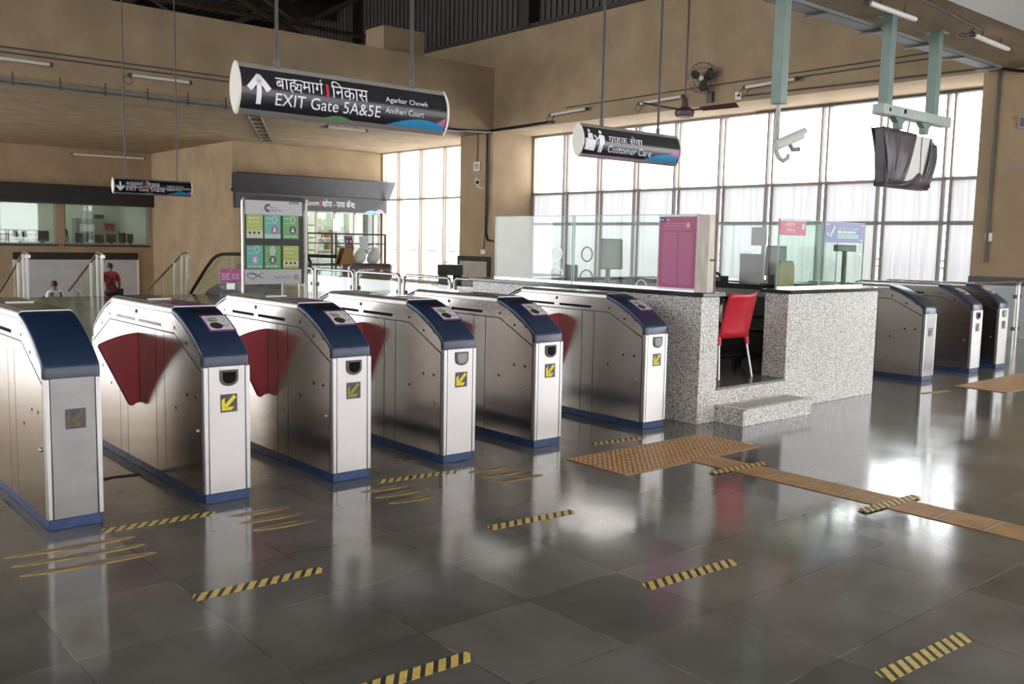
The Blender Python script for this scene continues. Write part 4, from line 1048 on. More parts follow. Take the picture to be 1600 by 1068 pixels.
for i, (x, z, mm, lab) in enumerate(lf):
    t = thing('leaflet', lab, 'leaflet', (5.45 + x, 11.985, z), 0, LG)
    H_ = .315; W_ = .24
    m = MB(); m.box(0, W_, -.004, 0, 0, H_); m.build('sheet', mm, t)
    fn = flat_y(-.0052)
    if mm is lime:
        m = MB(); m.mesh2d(*merge2d(grid2d(0.0, W_, .03 if i else .0, .11, 1, 1), word_bars(.03, .17, .26, .022, i), word_bars(.02, .19, .21, .018, i+3), word_bars(.03, .20, .165, .008, i+4)), fn); p_ = m.build('pale_print', mat('cream_print_%d' % i, (.72, .72, .55), .5), t, recalc=False)
        m = MB(); m.mesh2d(*merge2d(*[disc2d(.05 + .065*k, .075, .016, .018) for k in range(3)]), flat_y(-.006)); m.build('icons', dark_label, p_, recalc=False)
    else:
        m = MB(); m.mesh2d(*merge2d(ring2d(.15, .26, .04, .055, .014), grid2d(0, W_, 0, .06, 1, 1) if i == 1 else word_bars(.02, .22, .02, .02, i), word_bars(.02, .12, .27, .012, i), word_bars(.02, .10, .2, .012, i+9)) if i != 4 else merge2d(disc2d(.12, .24, .045, .07), word_bars(.02, .22, .02, .02, i)), fn); m.build('pale_print', mat('mint_print_%d' % i, (.55, .74, .64), .5), t, recalc=False)
        m = MB(); m.mesh2d(*disc2d(.15 if i in (1, 2) else .12, .12, .05, .055), flat_y(-.006)); e_ = m.build('emblem', {1: sign_pink, 2: mat('navy_print', (.06, .07, .16), .5), 3: mat('pink_pale', (.6, .42, .52), .5), 4: MATS['violet_print']}[i], t, recalc=False)
        m = MB(); m.mesh2d(*merge2d(disc2d(.15 if i in (1, 2) else .12, .135, .016, .018), disc2d(.15 if i in (1, 2) else .12, .105, .024, .02)), flat_y(-.0066)); m.build('emblem_detail', sign_white, e_, recalc=False)
gp = thing('glass_gate', 'frameless glass gate leaf carrying the hot pink notice, beside the leaflet board', 'glass gate', (6.83, 16.0, 0))
m = MB(); m.box(0, .50, -.006, .006, .06, 1.04); m.build('pane', glass_rail, gp)
m = MB(); m.box(.14, .28, -.02, .02, .65, .77); m.cyl((.2, 0, 0), (.2, 0, .06), .03); m.cyl((.45, 0, 0), (.45, 0, .06), .03); m.build('lock_case', alu, gp, bevel=.006)
pn = thing('notice', 'hot pink notice with white print on the glass gate leaf', 'notice', (6.835, 15.99, .79))
m = MB(); m.box(0, .40, -.003, 0, 0, .235); m.build('sheet', pink, pn)
m = MB(); m.mesh2d(*merge2d(word_bars(.025, .185, .125, .03, 1, .2), word_bars(.025, .185, .08, .03, 2, .2), word_bars(.025, .185, .035, .03, 3, .2), word_bars(.21, .37, .13, .016, 4), word_bars(.21, .35, .105, .016, 5), word_bars(.21, .38, .07, .016, 6), word_bars(.21, .36, .045, .016, 7), poly2d([(.18, .215), (.22, .215), (.205, .195), (.205, .175), (.195, .175), (.195, .195)])), flat_y(-.004)); m.build('print', mat('white_pink_print', (.9, .66, .8), .5), pn, recalc=False)

# ================================================================== lights, fans, conduits on walls and ceilings
LGRP = 'fluorescent tube battens'
def tube_light(label, p0, p1, drop, loop=True):
    """p0-p1: ends of the batten; drop: vector from the batten to its wall or ceiling"""
    p0, p1, drop = Vector(p0), Vector(p1), Vector(drop); mid = (p0 + p1)/2
    t = thing('tube_light', label, 'tube light', mid, 0, LGRP); a, b_ = p0 - mid, p1 - mid; d = (b_ - a).normalized()
    m = MB(); m.tube([a, b_], .035, 8); m.build('tube', tube_white, t, smooth=True)
    m = MB(); m.tube([a - d*.04, a + d*.02], .05, 8); m.tube([b_ - d*.02, b_ + d*.04], .05, 8); m.build('end_socket', grey_frame, t, smooth=True)
    m = MB()
    for k in (.25, .75):
        q = a + (b_ - a)*k; m.tube([q, q + drop], .015, 6)
    m.build('bracket', conduit, t)
    if loop:
        m = MB(); side = Vector((0, 0, -1)) if abs(drop.z) < .05 else Vector((0, 1, 0))
        m.tube([a - d*.03, a - d*.14 + side*.06, a - d*.15 + side*.16, a - d*.04 + side*.22, a + d*.06 + side*.16, a + d*.04 + drop*.8], .012, 6); m.build('cable_loop', conduit, t, smooth=True)
    return t
tube_light('white tube light on the window wall, farthest along toward the beam', (18.45, 20.0, 5.25), (18.45, 18.55, 5.29), (.15, 0, .0))
tube_light('white tube light on the window wall just beyond the ceiling fan', (18.45, 16.6, 5.24), (18.45, 15.2, 5.28), (.15, 0, 0))
tube_light('white tube light on the window wall behind the green camera post', (18.45, 13.35, 5.29), (18.45, 12.0, 5.33), (.15, 0, 0))
tube_light('white tube light on the tan beam at the left picture edge', (4.2, 22.55, 5.27), (5.84, 22.55, 5.27), (0, .2, 0), False)
tube_light('white tube light on the tan beam above the small exit sign', (7.55, 22.55, 5.27), (8.95, 22.55, 5.27), (0, .2, 0))
tube_light('white tube light under the rear ceiling behind the large exit sign', (13.6, 24.2, 4.80), (14.9, 24.2, 4.80), (0, 0, .16))
tube_light('dusty white tube light at the top of the far wall', (10.9, 39.45, 4.70), (13.6, 39.2, 4.70), (0, 0, .25), False)
tube_light('white tube light under the near ceiling at the top picture edge', (11.9, 6.7, 4.88), (13.25, 6.7, 4.88), (0, 0, .12), False)
tube_light('white tube light under the near ceiling beside the white soffit', (14.75, 6.55, 4.88), (16.2, 6.6, 4.88), (0, 0, .12))
def pipe(label, path, r_, m_=conduit, cat='conduit', clips=True, name='conduit', grp=None):
    mb = MB(); mb.tube(path, r_, 6)
    o = mb.build(name, m_, smooth=True); tag(o, label, cat, grp); return o
pipe('upper thin conduit running along the tan beam', [(-8, 22.72, 5.55), (14.3, 22.72, 5.55), (15.4, 22.72, 5.55)], .018)
pipe('lower thin conduit running along the tan beam', [(-8, 22.72, 5.44), (14.3, 22.72, 5.44), (15.6, 22.72, 5.44), (15.6, 22.72, 5.0)], .018)
pipe('long thin conduit on the window wall above the tube lights', [(18.57, 19.5, 5.42), (18.57, 8, 5.52)], .016)
pipe('second thin conduit on the window wall behind the green posts', [(18.57, 12.3, 5.38), (18.57, 8, 5.40)], .016)
pipe('grey conduit along the lower edge of the window wall band', [(18.57, 13.47, 5.12), (18.57, 8, 5.07)], .022)
pipe('grey conduit under the window head', [(20.15, 14.2, 4.96), (20.15, 8.1, 4.96)], .03)
pipe('black cable bundle along the beam end above the pier', [(15.5, 22.6, 4.93), (17, 22.6, 4.90), (18.2, 22.6, 4.95), (18.5, 22.7, 5.02), (18.52, 20.0, 5.06)], .045, black_metal, 'cable bundle', name='cable_bundle')
pipe('black cable running down the pier between the windows', [(18.52, 22.95, 4.95), (18.52, 22.95, 3.2), (18.55, 23.0, 1.9), (18.55, 22.9, 1.65), (18.55, 22.6, 1.62)], .035, black_metal, 'cable', name='cable')
pipe('thin dark cable dropping to the white socket on the pier', [(18.57, 23.06, 1.95), (18.57, 23.08, 1.5), (18.57, 23.12, 1.36)], .012, black_metal, 'cable', name='cable')
pipe('thin conduit above the square wall box', [(18.57, 23.5, 4.95), (18.57, 23.5, 4.1)], .014)
pipe('grey conduit running down the near wall pier', [(18.55, 7.7, 5.0), (18.55, 7.7, 1.4)], .028)
pipe('thin conduit on the near ceiling feeding the tube light', [(12.6, 6.3, 4.98), (15.0, 6.5, 4.98)], .014)
pipe('dark conduit along the ceiling edge at the near pier', [(17.7, 7.6, 4.93), (18.55, 7.3, 4.93), (18.55, 6.1, 4.93)], .03, black_metal)
sw = thing('wall_box', 'small square beige box on the pier above the white camera', 'wall box', (18.6, 23.5, 3.97))
m = MB(); m.box(-.06, 0, -.16, .16, -.14, .14); m.build('case', cream, sw, bevel=.01); m = MB(); m.box(-.066, -.06, -.11, .11, -.09, .09); m.build('grille', stone_clad, sw)
so_ = thing('power_socket', 'white power socket low on the pier between the windows', 'socket', (18.6, 23.14, 1.28))
m = MB(); m.box(-.04, 0, -.11, .11, -.07, .07); m.build('plate', white_paint, so_, bevel=.008); m = MB(); m.box(-.045, -.04, .02, .06, -.03, .03); m.build('switch', cream, so_)
s2_ = thing('power_socket', 'white socket box on the wall beside the wall fan', 'socket', (18.6, 13.6, 5.14))
m = MB(); m.box(-.06, 0, -.09, .09, -.09, .09); m.build('plate', white_paint, s2_, bevel=.008); m = MB(); m.cyl((-.065, 0, 0), (-.06, 0, 0), .03); m.build('outlet', black_metal, s2_)
s3_ = thing('wall_box', 'small pale box low on the near wall pier', 'wall box', (18.6, 7.68, 1.88))
m = MB(); m.box(-.05, 0, -.06, .06, -.08, .08); m.build('case', white_paint, s3_, bevel=.006)
m = MB(); m.box(-.052, -.05, -.03, .03, -.02, .05); m.build('cover', cream, s3_)
s4_ = thing('wall_box', 'dark box on the near pier at the right picture edge', 'wall box', (18.6, 7.2, 4.0))
m = MB(); m.box(-.05, 0, -.1, .1, -.12, .12); m.build('case', frame_brown, s4_, bevel=.006); m = MB(); m.box(-.055, -.05, -.06, .06, -.08, .08); m.build('cover', conduit, s4_)

# cable tray under the near ceiling, and the grey tray along the beam
tr = thing('cable_tray', 'galvanised cable tray hung under the near ceiling', 'cable tray', (0, 7.27, 4.84))
m = MB(); m.box(-5, 17.6, 0, .25, 0, .006); m.box(-5, 17.6, 0, .006, 0, .055); m.box(-5, 17.6, .244, .25, 0, .055); m.build('channel', tray_metal, tr)
for x in (8.0, 10.0, 11.8, 13.3, 14.7, 16.0, 17.3):
    m = MB(); m.box(x, x+.04, -.04, .34, -.03, 0); b_ = m.build('bracket', conduit, tr)
    m = MB(); m.cyl((x+.02, .30, 0), (x+.02, .30, .16), .008, 6); m.build('hanger_rod', conduit, b_)
tr = thing('cable_tray', 'grey cable tray along the foot of the tan beam', 'cable tray', (0, 22.45, 4.78))
m = MB(); m.box(-8, 15.2, 0, .28, 0, .01); m.box(-8, 15.2, 0, .01, 0, .09); m.build('channel', mat('dull_grey_tray', (.21, .19, .165), .6, .2), tr)
for i in range(14):
    x = 2.2 + i*.95
    m = MB(); m.cyl((x, -.012, -.06), (x, -.012, .22), .014, 6); m.build('hanger_rod', black_metal, tr)

# wall fan and ceiling fan
cl_ = thing('cable_ladder', 'dark cable ladder fixed under the rear ceiling', 'cable ladder', (11.4, 24.3, 4.9))
u_ = Vector((3.5, 6.4, 0)); n_ = Vector((.87, -.47, 0))
m = MB(); m.tube([n_*-.17, u_ - n_*.17], .03, 6); m.tube([n_*.17, u_ + n_*.17], .03, 6); m.build('side_rail', conduit, cl_)
for k in range(8):
    m = MB(); m.tube([u_*(k/7.5) - n_*.17, u_*(k/7.5) + n_*.17], .02, 6); m.build('rung', conduit, cl_)
wf = thing('wall_fan', 'round caged wall fan mounted on the window wall', 'fan', (18.6, 14.42, 5.2))
c_ = Vector((-.28, .07, .42)); ax = Vector((-.93, -.30, -.12)).normalized(); u_ = ax.cross(Vector((0, 0, 1))).normalized(); v_ = u_.cross(ax).normalized()
m = MB()
for off in (-.05, .07):
    for r_ in ((.36, .24, .12) if off > 0 else (.36,)):
        m.tube([c_ + ax*(off*(1 - .6*(r_ < .3)) if off > 0 else off) + u_*r_*math.cos(2*math.pi*k/28) + v_*r_*math.sin(2*math.pi*k/28) for k in range(28)], .007, 5, closed=True)
for k in range(22):
    a = 2*math.pi*k/22; d = u_*math.cos(a) + v_*math.sin(a); m.tube([c_ + ax*.09 + d*.06, c_ + ax*.075 + d*.24, c_ + d*.36, c_ - ax*.07 + d*.2], .0035, 4)
m.build('cage', conduit, wf)
for k in range(3):
    a = 2*math.pi*k/3 + .45; d = u_*math.cos(a) + v_*math.sin(a); e = u_*-math.sin(a) + v_*math.cos(a); m = MB()
    rows = [[c_ + d*r_ + e*w_*s_ + ax*(.03*s_) for s_ in (-1, 1)] for r_, w_ in ((.05, .03), (.14, .085), (.24, .10), (.31, .06))]
    V = [[m.bm.verts.new(p) for p in r] for r in rows]
    for i in range(3): m.bm.faces.new([V[i][0], V[i][1], V[i+1][1], V[i+1][0]])
    o = m.build('blade', mat('dark_fan_blade_%d' % k, (.03, .022, .025), .4), wf); so = o.modifiers.new('thick', 'SOLIDIFY'); so.thickness = .008
m = MB(); m.tube([c_ - ax*.2, c_ - ax*.05], .09, 14); m.build('motor', grey_frame, wf, smooth=True)
m = MB(); m.tube([c_ + ax*.06, c_ + ax*.10], .06, 14); m.build('hub', pale_green, wf, smooth=True)
m = MB(); m.tube([c_ - ax*.14, Vector((-.10, 0, .10)), Vector((-.05, 0, 0))], .025, 8); m.box(-.10, 0, -.08, .08, -.14, .12); m.build('wall_mount', grey_frame, wf)
cf = thing('ceiling_fan', 'maroon ceiling fan hanging on a long rod before the windows', 'fan', (12.22, 10.0, 3.80))
m = MB(); m.lathe([(.05, -.10), (.15, -.095), (.165, -.06), (.165, -.02), (.13, .02), (.06, .06), (.05, .16), (.018, .22)], (0, 0, 0)); m.build('motor_housing', maroon, cf, smooth=True, angle=40)
m = MB(); m.cyl((0, 0, .2), (0, 0, 6.5), .016, 8); m.build('down_rod', maroon, cf, smooth=True)
m = MB(); m.lathe([(.0, -.115), (.09, -.112), (.10, -.10)], (0, 0, 0)); m.build('bottom_cover', cream, cf, smooth=True)
for k in range(3):
    a = math.radians(49.5 + 120*k); d = Vector((math.cos(a), math.sin(a), .05)); e = Vector((-math.sin(a), math.cos(a), -.42)).normalized(); m = MB(); n_ = d.cross(e).normalized()*.004
    p = [d*.26 - e*.06, d*.86 - e*.08, d*.88 + e*.07, d*.28 + e*.06]
    A = [m.bm.verts.new(q - n_) for q in p]; B = [m.bm.verts.new(q + n_) for q in p]
    m.bm.faces.new(A); m.bm.faces.new(B[::-1])
    for i in range(4): m.bm.faces.new([A[i], A[(i+1) % 4], B[(i+1) % 4], B[i]])
    b_ = m.build('blade', maroon, cf)
    m = MB(); m.tube([d*.14, d*.32], .018, 6); m.build('blade_iron', maroon, b_)

# green posts: camera post and bagged monitor frame
cp = thing('camera_post', 'pale green ceiling post carrying a white security camera', 'camera post', (10.55, 7.1, 5.0))
m = MB(); m.box(-.075, .075, -.075, .075, -1.56, 0); m.build('post', green_post, cp, bevel=.006)
m = MB(); m.box(-.13, .13, -.13, .13, -.014, 0); m.build('ceiling_plate', green_post, cp)
m = MB(); m.tube([(0, 0, -1.56), (0, 0, -2.16), (.02, -.03, -2.24), (.08, -.06, -2.28), (.13, -.09, -2.24), (.13, -.10, -2.19)], .030, 10); m.build('pipe', pale_green, cp, smooth=True)
cc = thing('security_camera', 'white bullet security camera on the pale green ceiling post', 'camera', (10.60, 6.94, 2.98))
d = Vector((.76, -.46, .40)).normalized()
m = MB(); m.tube([-d*.20, d*.18], .06, 16); m.build('housing', white_paint, cc, smooth=True)
m = MB(); s_ = d.cross(Vector((0, 0, 1))).normalized(); u_ = s_.cross(d).normalized()
m.rings([[Vector(q + s_*.072*math.cos(a) + u_*(.072*math.sin(a))) for a in [math.pi*k/10 for k in range(11)]] + [Vector(q + s_*.066*math.cos(a) + u_*(.066*math.sin(a))) for a in [math.pi*(10-k)/10 for k in range(11)]] for q in (-d*.20, d*.235)]); m.build('sun_hood', white_paint, cc, smooth=True)
m = MB(); m.tube([d*.175, d*.19], .045, 16); m.build('lens', black_metal, cc, smooth=True)
m = MB(); m.tube([-d*.02 - u_*.05, -d*.01 - u_*.13, d*.08 - u_*.16], .03, 8); m.build('joint', grey_shutter, cc)
mf = thing('monitor_frame', 'pale green ceiling frame of two posts and a crossbar', 'frame', (13.28, 7.11, 5.0))
for x in (0, 1.47):
    m = MB(); m.box(x-.075, x+.075, -.075, .075, -1.30, 0); p_ = m.build('post', green_post, mf, bevel=.006)
    m = MB(); m.box(x-.15, x+.15, -.13, .13, -.014, 0); m.build('ceiling_plate', green_post, p_)
m = MB(); m.box(-.2, 1.98, -.09, .09, -1.42, -1.27); m.build('crossbar', pale_green, mf, bevel=.008)
m = MB(); m.box(-.02, .02, -.095, -.088, -1.37, -1.32); m.box(.42, .47, -.1, -.088, -1.36, -1.30); m.build('bolt_slot', slot_black, mf)
for x in (.42, 1.25):
    m = MB(); m.prism([(x-.19, -1.42), (x+.19, -1.42), (x+.07, -1.50), (x+.06, -1.59), (x-.06, -1.59), (x-.07, -1.50)], 'y', -.05, .05); m.build('hanger_bracket', green_post, mf, bevel=.004)
bgm = thing('covered_monitor', 'hanging monitor wrapped in dark plastic sheeting, white casing showing', 'monitor', (13.7, 7.11, 3.3))
m = MB(); m.box(.15, 1.05, -.16, .16, -.66, .06); m.build('casing', white_paint, bgm, bevel=.02)
m = MB(); m.tube([(.98, -.17, .04), (1.0, -.18, -.3), (.93, -.18, -.6)], .045, 8); m.build('side_pole', green_post, bgm, smooth=True)
def drape(top, bot, y0, n=26, folds=7, amp=.05, seed=3):
    rnd = random.Random(seed); m = MB(); rows = []
    for i in range(11):
        t_ = i/10; row = []
        for j in range(n):
            s_ = j/(n-1); x = top[0] + (top[1]-top[0])*s_; xb = bot[0] + (bot[1]-bot[0])*s_
            z = top[2] + (top[3]-top[2])*s_; zb = bot[2] + (bot[3]-bot[2])*s_
            w = math.sin(s_*folds*2 + t_*2)*amp*(.3 + t_) + math.sin(s_*folds*5.3 + t_*5)*amp*.35
            row.append((x + (xb-x)*t_, y0 + w - .10*math.sin(math.pi*t_), z + (zb-z)*t_))
        rows.append(row)
    V = [[m.bm.verts.new(p) for p in r] for r in rows]
    for i in range(10):
        for j in range(n-1): m.bm.faces.new([V[i][j], V[i+1][j], V[i+1][j+1], V[i][j+1]])
    return m
for a in (dict(top=(-.66, .46, .10, .07), bot=(-.42, .06, -.72, -.70), y0=-.20), dict(top=(-.66, .30, .10, .08), bot=(-.42, .3, -.72, -.7), y0=.22, seed=5), dict(top=(.95, 1.13, .02, -.05), bot=(.70, .95, -.72, -.70), y0=-.21, folds=2), dict(top=(.42, .60, -.62, -.50), bot=(-.30, 1.0, -.74, -.72), y0=-.20, folds=5, amp=.03)):
    o = drape(**a).build('plastic_cover', bag_black, bgm, smooth=True, angle=70); so = o.modifiers.new('thick', 'SOLIDIFY'); so.thickness = .006
m = MB(); m.box(-.50, 1.0, -.2, .24, -.76, -.70); m.build('plastic_cover', bag_black, bgm, bevel=.03)
m = MB(); m.prism([(-.20, .10), (.22, .10), (.20, -.72), (-.20, -.72)], 'x', -.60, -.40); 
for v in m.bm.verts: v.co.x += .12 * (1 if v.co.z < -.3 else 0)
m.build('plastic_cover', bag_black, bgm, bevel=.03)
m = MB(); m.tube([(.34, -.02, .26), (.29, -.02, .06)], .022, 6); m.build('strap', grey_frame, bgm); 
m = MB(); m.tube([(.66, -.175, .05), (.65, -.18, -.2), (.66, -.18, -.52)], .009, 5); m.build('wire', black_metal, bgm)
for ch in bgm.children:
    for v in ch.data.vertices:
        v.co.y *= .45; v.co.x = v.co.x*.94 + .02
pc = thing('security_camera', 'small white security camera on the pier between the windows', 'camera', (18.55, 23.1, 3.38))
d = Vector((-.6, -.75, -.28)).normalized()
m = MB(); m.tube([Vector((-.28, .0, .1)) - d*.16, Vector((-.28, 0, .1)) + d*.16], .075, 12); m.build('housing', white_paint, pc, smooth=True)
m = MB(); m.tube([Vector((-.28, 0, .1)) + d*.155, Vector((-.28, 0, .1)) + d*.17], .055, 12); m.build('lens', black_metal, pc, smooth=True)
m = MB(); m.tube([(-.28, 0, .05), (-.26, 0, -.08), (0, -.05, -.14)], .025, 8); m.build('arm', white_paint, pc, smooth=True)

# ================================================================== lost property room front
aw = thing('shop_awning', 'wide charcoal sloping fascia over the lost property windows', 'awning', (14.0, 31.7, 3.2))
m = MB(); m.prism([(0, -.02), (-.12, -.02), (-.55, .62), (-.50, .66), (0, .66)], 'x', .02, 6.55); m.build('sloped_board', charcoal, aw)
m = MB(); m.prism([(-.02, .0), (-.1, .0), (-.10, .1), (-.02, .1)], 'x', -.05, .05); m.build('bracket', conduit, aw)
sb = thing('shop_sign', 'charcoal room sign with white Hindi lettering and a red bar', 'sign', (14.1, 31.62, 2.62))
m = MB(); m.box(0, 6.3, -.06, .06, 0, .555); m.build('board', charcoal, sb)
fy = flat_y(-.064)
m = MB(); m.mesh2d(*merge2d(fit(text2d('Room'), 2.74, 3.29, .20, .40), fit(deva_lost(), 3.42, 4.85, .14, .45)), fy); m.build('lettering', sign_white, sb, recalc=False)
m = MB(); m.mesh2d(*grid2d(3.345, 3.375, .18, .40, 1, 1), fy); m.build('red_bar', sign_red, sb, recalc=False)
m = MB(); m.mesh2d(*hump(5.25, 5.95, .003, .10), fy); m.build('blue_wave', mat('sky_blue_print', (.2, .5, .68), .5), sb, recalc=False)
m = MB(); m.mesh2d(*hump(5.70, 6.22, .003, .15), flat_y(-.0635)); m.build('pink_wave', mat('rose_pink_print', (.68, .25, .55), .5), sb, recalc=False)
wl = thing('shop_window', 'white framed window of the lost property room', 'window', (14.35, 31.75, .95))
fr = MB(); fr.box(0, 5.85, -.05, .05, 0, .07); fr.box(0, 5.85, -.05, .05, 1.62, 1.68); fr.build('frame', white_paint, wl)
xs = (0, 1.0, 2.0, 3.02, 3.78, 4.68, 5.58, 5.85)
for x in xs:
    m = MB(); m.box(x-.035, x+.035, -.05, .05, 0, 1.68); m.build('mullion', mat('pale_rose_frame', (.62, .52, .46), .5) if x == 0 else MATS['pale_rose_frame'], wl)
for a, c in zip(xs[:-1], xs[1:]):
    m = MB(); m.box(a+.035, c-.035, -.004, .004, .07, 1.62); m.build('pane', glass_office, wl)
m = MB(); m.box(5.1, 5.56, .03, .05, .07, 1.62); m.build('dark_panel', grey_frame, wl)
pp = thing('paper_sheet', 'white sheet taped inside the middle pane of the lost property window', 'sheet', (18.05, 31.68, 1.88)); m = MB(); m.box(0, .32, 0, .006, 0, .48); m.build('sheet', paper_white, pp)
lc = thing('cabinet', 'grey cabinet inside the lost property room', 'cabinet', (15.3, 34.2, 0)); m = MB(); m.box(0, 1.0, 0, .5, 0, 2.0); m.build('body', grey_shutter, lc); m = MB(); m.box(.03, .97, -.02, 0, .1, 1.9); m.build('door', grey_sheet_ := MATS['grey_sheet'], lc)
lc2 = thing('shelf_unit', 'pale shelf of parcels inside the lost property room', 'shelf', (18.6, 34.2, 0)); m = MB()
for z in (.6, 1.1, 1.6, 2.1): m.box(0, 1.5, 0, .45, z, z+.04)
m.box(0, .04, 0, .45, 0, 2.14); m.box(1.46, 1.5, 0, .45, 0, 2.14); m.build('rack', white_paint, lc2)
for k, (x, z, s_, mm) in enumerate(((18.7, 1.643, .3, board_brown), (19.15, 1.643, .25, fire_red), (19.5, 1.643, .4, grey_shutter), (18.75, 1.143, .35, sack_white), (19.3, 1.143, .3, board_brown))):
    m = MB(); m.box(0, s_, 0, .3, 0, s_*.8); o = m.build('parcel', mm, bevel=.01); o.location = (x, 34.28, z)
    tag(o, ['brown parcel on the upper shelf of the lost property room', 'red parcel on the upper shelf of the lost property room', 'grey parcel on the upper shelf of the lost property room', 'white bundle on the lower shelf of the lost property room', 'brown box on the lower shelf of the lost property room'][k], 'parcel')
# rail cage, notices, desk with board and sacks
cg = thing('tube_rail_cage', 'dark tube railing standing behind the brown desk', 'railing', (11.66, 21.8, 0))
m = MB(); m.tube([(0, 0, 1.73), (2.38, 0, 1.73)], .02, 8); m.tube([(0, 0, 1.48), (2.38, 0, 1.48)], .013, 8); m.tube([(.82, 0, 1.395), (1.2, 0, 1.395)], .013, 8); m.build('rail', conduit, cg)
for x in (0, .73, .85, 2.38):
    m = MB(); m.cyl((x, 0, 0), (x, 0, 1.75), .03, 10); m.build('post', conduit, cg, smooth=True)
n1 = thing('notice', 'purple notice with two pale figures clipped to the dark tube railing', 'notice', (12.72, 21.76, 1.345))
m = MB(); m.prism([(0, .36), (.26, .36), (.31, 0), (.05, 0)], 'y', -.004, 0); m.build('sheet', paper_white, n1)
m = MB(); m.prism([(.012, .33), (.25, .33), (.295, .015), (.06, .015)], 'y', -.007, -.004); m.build('print_area', paper_purple, n1)
m = MB(); m.mesh2d(*merge2d(disc2d(.10, .20, .03, .035), disc2d(.21, .20, .03, .035), poly2d([(.07, .18), (.13, .18), (.10, .13)]), poly2d([(.18, .18), (.24, .18), (.21, .13)]), word_bars(.07, .22, .29, .02, 4), word_bars(.1, .26, .07, .014, 6)), flat_y(-.008)); m.build('print', mat('pale_lilac_print', (.7, .55, .68), .5), n1, recalc=False)
n2_ = thing('notice', 'white notice sheet clipped to the dark tube railing above the sacks', 'notice', (13.18, 21.76, 1.32))
m = MB(); m.prism([(0, .36), (.26, .37), (.29, 0), (.04, 0)], 'y', -.004, 0); m.build('sheet', paper_white, n2_)
m = MB(); m.mesh2d(*merge2d(*[word_bars(.05, .24, .05 + .035*k, .01, k) for k in range(8)]), flat_y(-.006)); m.build('print', mat('grey_blue_print', (.4, .45, .55), .5), n2_, recalc=False)
ds = thing('reception_desk', 'reddish brown wooden desk behind the rear barrier row', 'desk', (10.45, 18.0, 0))
m = MB(); m.box(0, 1.35, 0, .65, 1.0, 1.045); m.build('desk_top', wood_brown, ds, bevel=.005)
m = MB(); m.box(.03, 1.32, .02, .05, .62, 1.0); m.build('front_panel', wood_brown, ds); m = MB(); m.box(.03, 1.32, .05, .60, 0, .62); m.build('cupboard', grey_frame, ds)
m = MB(); m.box(.45, .62, .012, .02, .90, .93); m.box(.66, .86, .012, .02, .905, .935); m.build('label_strip', paper_white, ds)
ab = thing('folding_board', 'yellow brown folding board standing on the brown desk', 'board', (10.58, 18.2, 1.045))
m = MB(); m.prism([(-.03, 0), (.36, 0), (.25, .37), (.10, .37)], 'y', -.012, .012); m.build('front_leaf', board_brown, ab); m = MB(); m.obox((-.02, .22, 0), (.36, 0, 0), (0, .02, 0), (0, -.2, .36)); m.build('rear_leaf', board_brown, ab)
def sack(x, y, z, sx, sy, sz, label, seed):
    rnd = random.Random(seed); m = MB(); m.sphere((0, 0, sz/2), sx, sy, sz/2, 18, 12)
    for v in m.bm.verts:
        k = v.co.z/sz; v.co.x = math.copysign(abs(v.co.x/sx)**.7*sx, v.co.x); v.co.x *= 1.15 - .35*k + .05*math.sin(v.co.y*30 + seed); v.co.y *= 1.1 - .3*k; v.co.x += .07*k; v.co.z = max(0, v.co.z*1.02)
    t = thing('sack', label, 'sack', (x, y, z), 0, 'white sacks on the brown desk'); m.build('bag', sack_white, t, smooth=True, angle=60)
    m = MB(); m.lathe([(.03, -.02), (.02, .0), (.045, .05)], (.07, 0, sz)); m.build('tied_neck', sack_white, t, smooth=True)
sack(11.08, 18.3, 1.045, .145, .14, .34, 'white plastic sack beside the yellow brown folding board', 1)
sack(11.44, 18.3, 1.045, .145, .14, .33, 'white plastic sack at the outer end of the brown desk', 2)
bx = thing('side_table', 'small black box table with crossed legs beside the pier', 'table', (14.66, 20.0, 0))
m = MB(); m.box(0, .56, -.2, .2, .69, .975); m.build('box', black_metal, bx, bevel=.01); m = MB(); m.tube([(.05, 0, .97), (.07, 0, 1.04), (.3, 0, 1.04), (.32, 0, .97)], .01, 6); m.build('handle', steel_tube, bx)
for x in (.02, .5):
    m = MB(); m.box(x, x+.04, -.18, .18, 0, .69); m.build('leg', conduit, bx)
m = MB(); m.tube([(.06, -.1, .1), (.5, -.1, .66)], .012, 6); m.tube([(.5, -.1, .1), (.06, -.1, .66)], .012, 6); m.build('cross_brace', conduit, bx)

# ================================================================== far wall: office front and notice board
fs = thing('office_fascia', 'long black fascia over the control office windows', 'fascia', (5.0, 39.695, 2.76))
m = MB(); m.prism([(0, 0), (-.25, .04), (-.25, .74), (0, .74)], 'x', 0, 9.04); m.build('board', black_fascia, fs)
m = MB(); m.box(0, 9.04, -.26, -.0, -.02, .04); m.build('lower_edge', black_metal, fs)
for x0, x1, lab in ((5.6, 10.29, 'wide glazed control office window at the left picture edge'), (10.61, 13.88, 'glazed control office window beside the tan corner')):
    t = thing('office_window', lab, 'window', (x0, 39.8, 1.15)); W_ = x1 - x0
    m = MB(); m.box(0, W_, -.06, .06, 0, .05); m.box(0, W_, -.04, .04, 1.62, 1.67); m.box(0, .05, -.04, .04, 0, 1.67); m.box(W_-.05, W_, -.04, .04, 0, 1.67); m.build('frame', frame_brown, t)
    m = MB(); m.box(.05, W_-.05, -.004, .004, .05, 1.62); m.build('pane', glass_office, t)
    m = MB(); m.box(-.05, W_+.05, -.2, -.06, -.06, .0); m.build('sill', black_metal, t)
nb = thing('notice_board', 'large blank grey board with black header on the far wall', 'board', (8.75, 39.66, -1.1))
m = MB(); m.box(0, 4.62, -.03, 0, 0, 1.66); m.build('panel', grey_board, nb); m = MB(); m.box(-.05, 4.64, -.06, 0, 1.66, 1.94); m.build('header', black_fascia, nb)
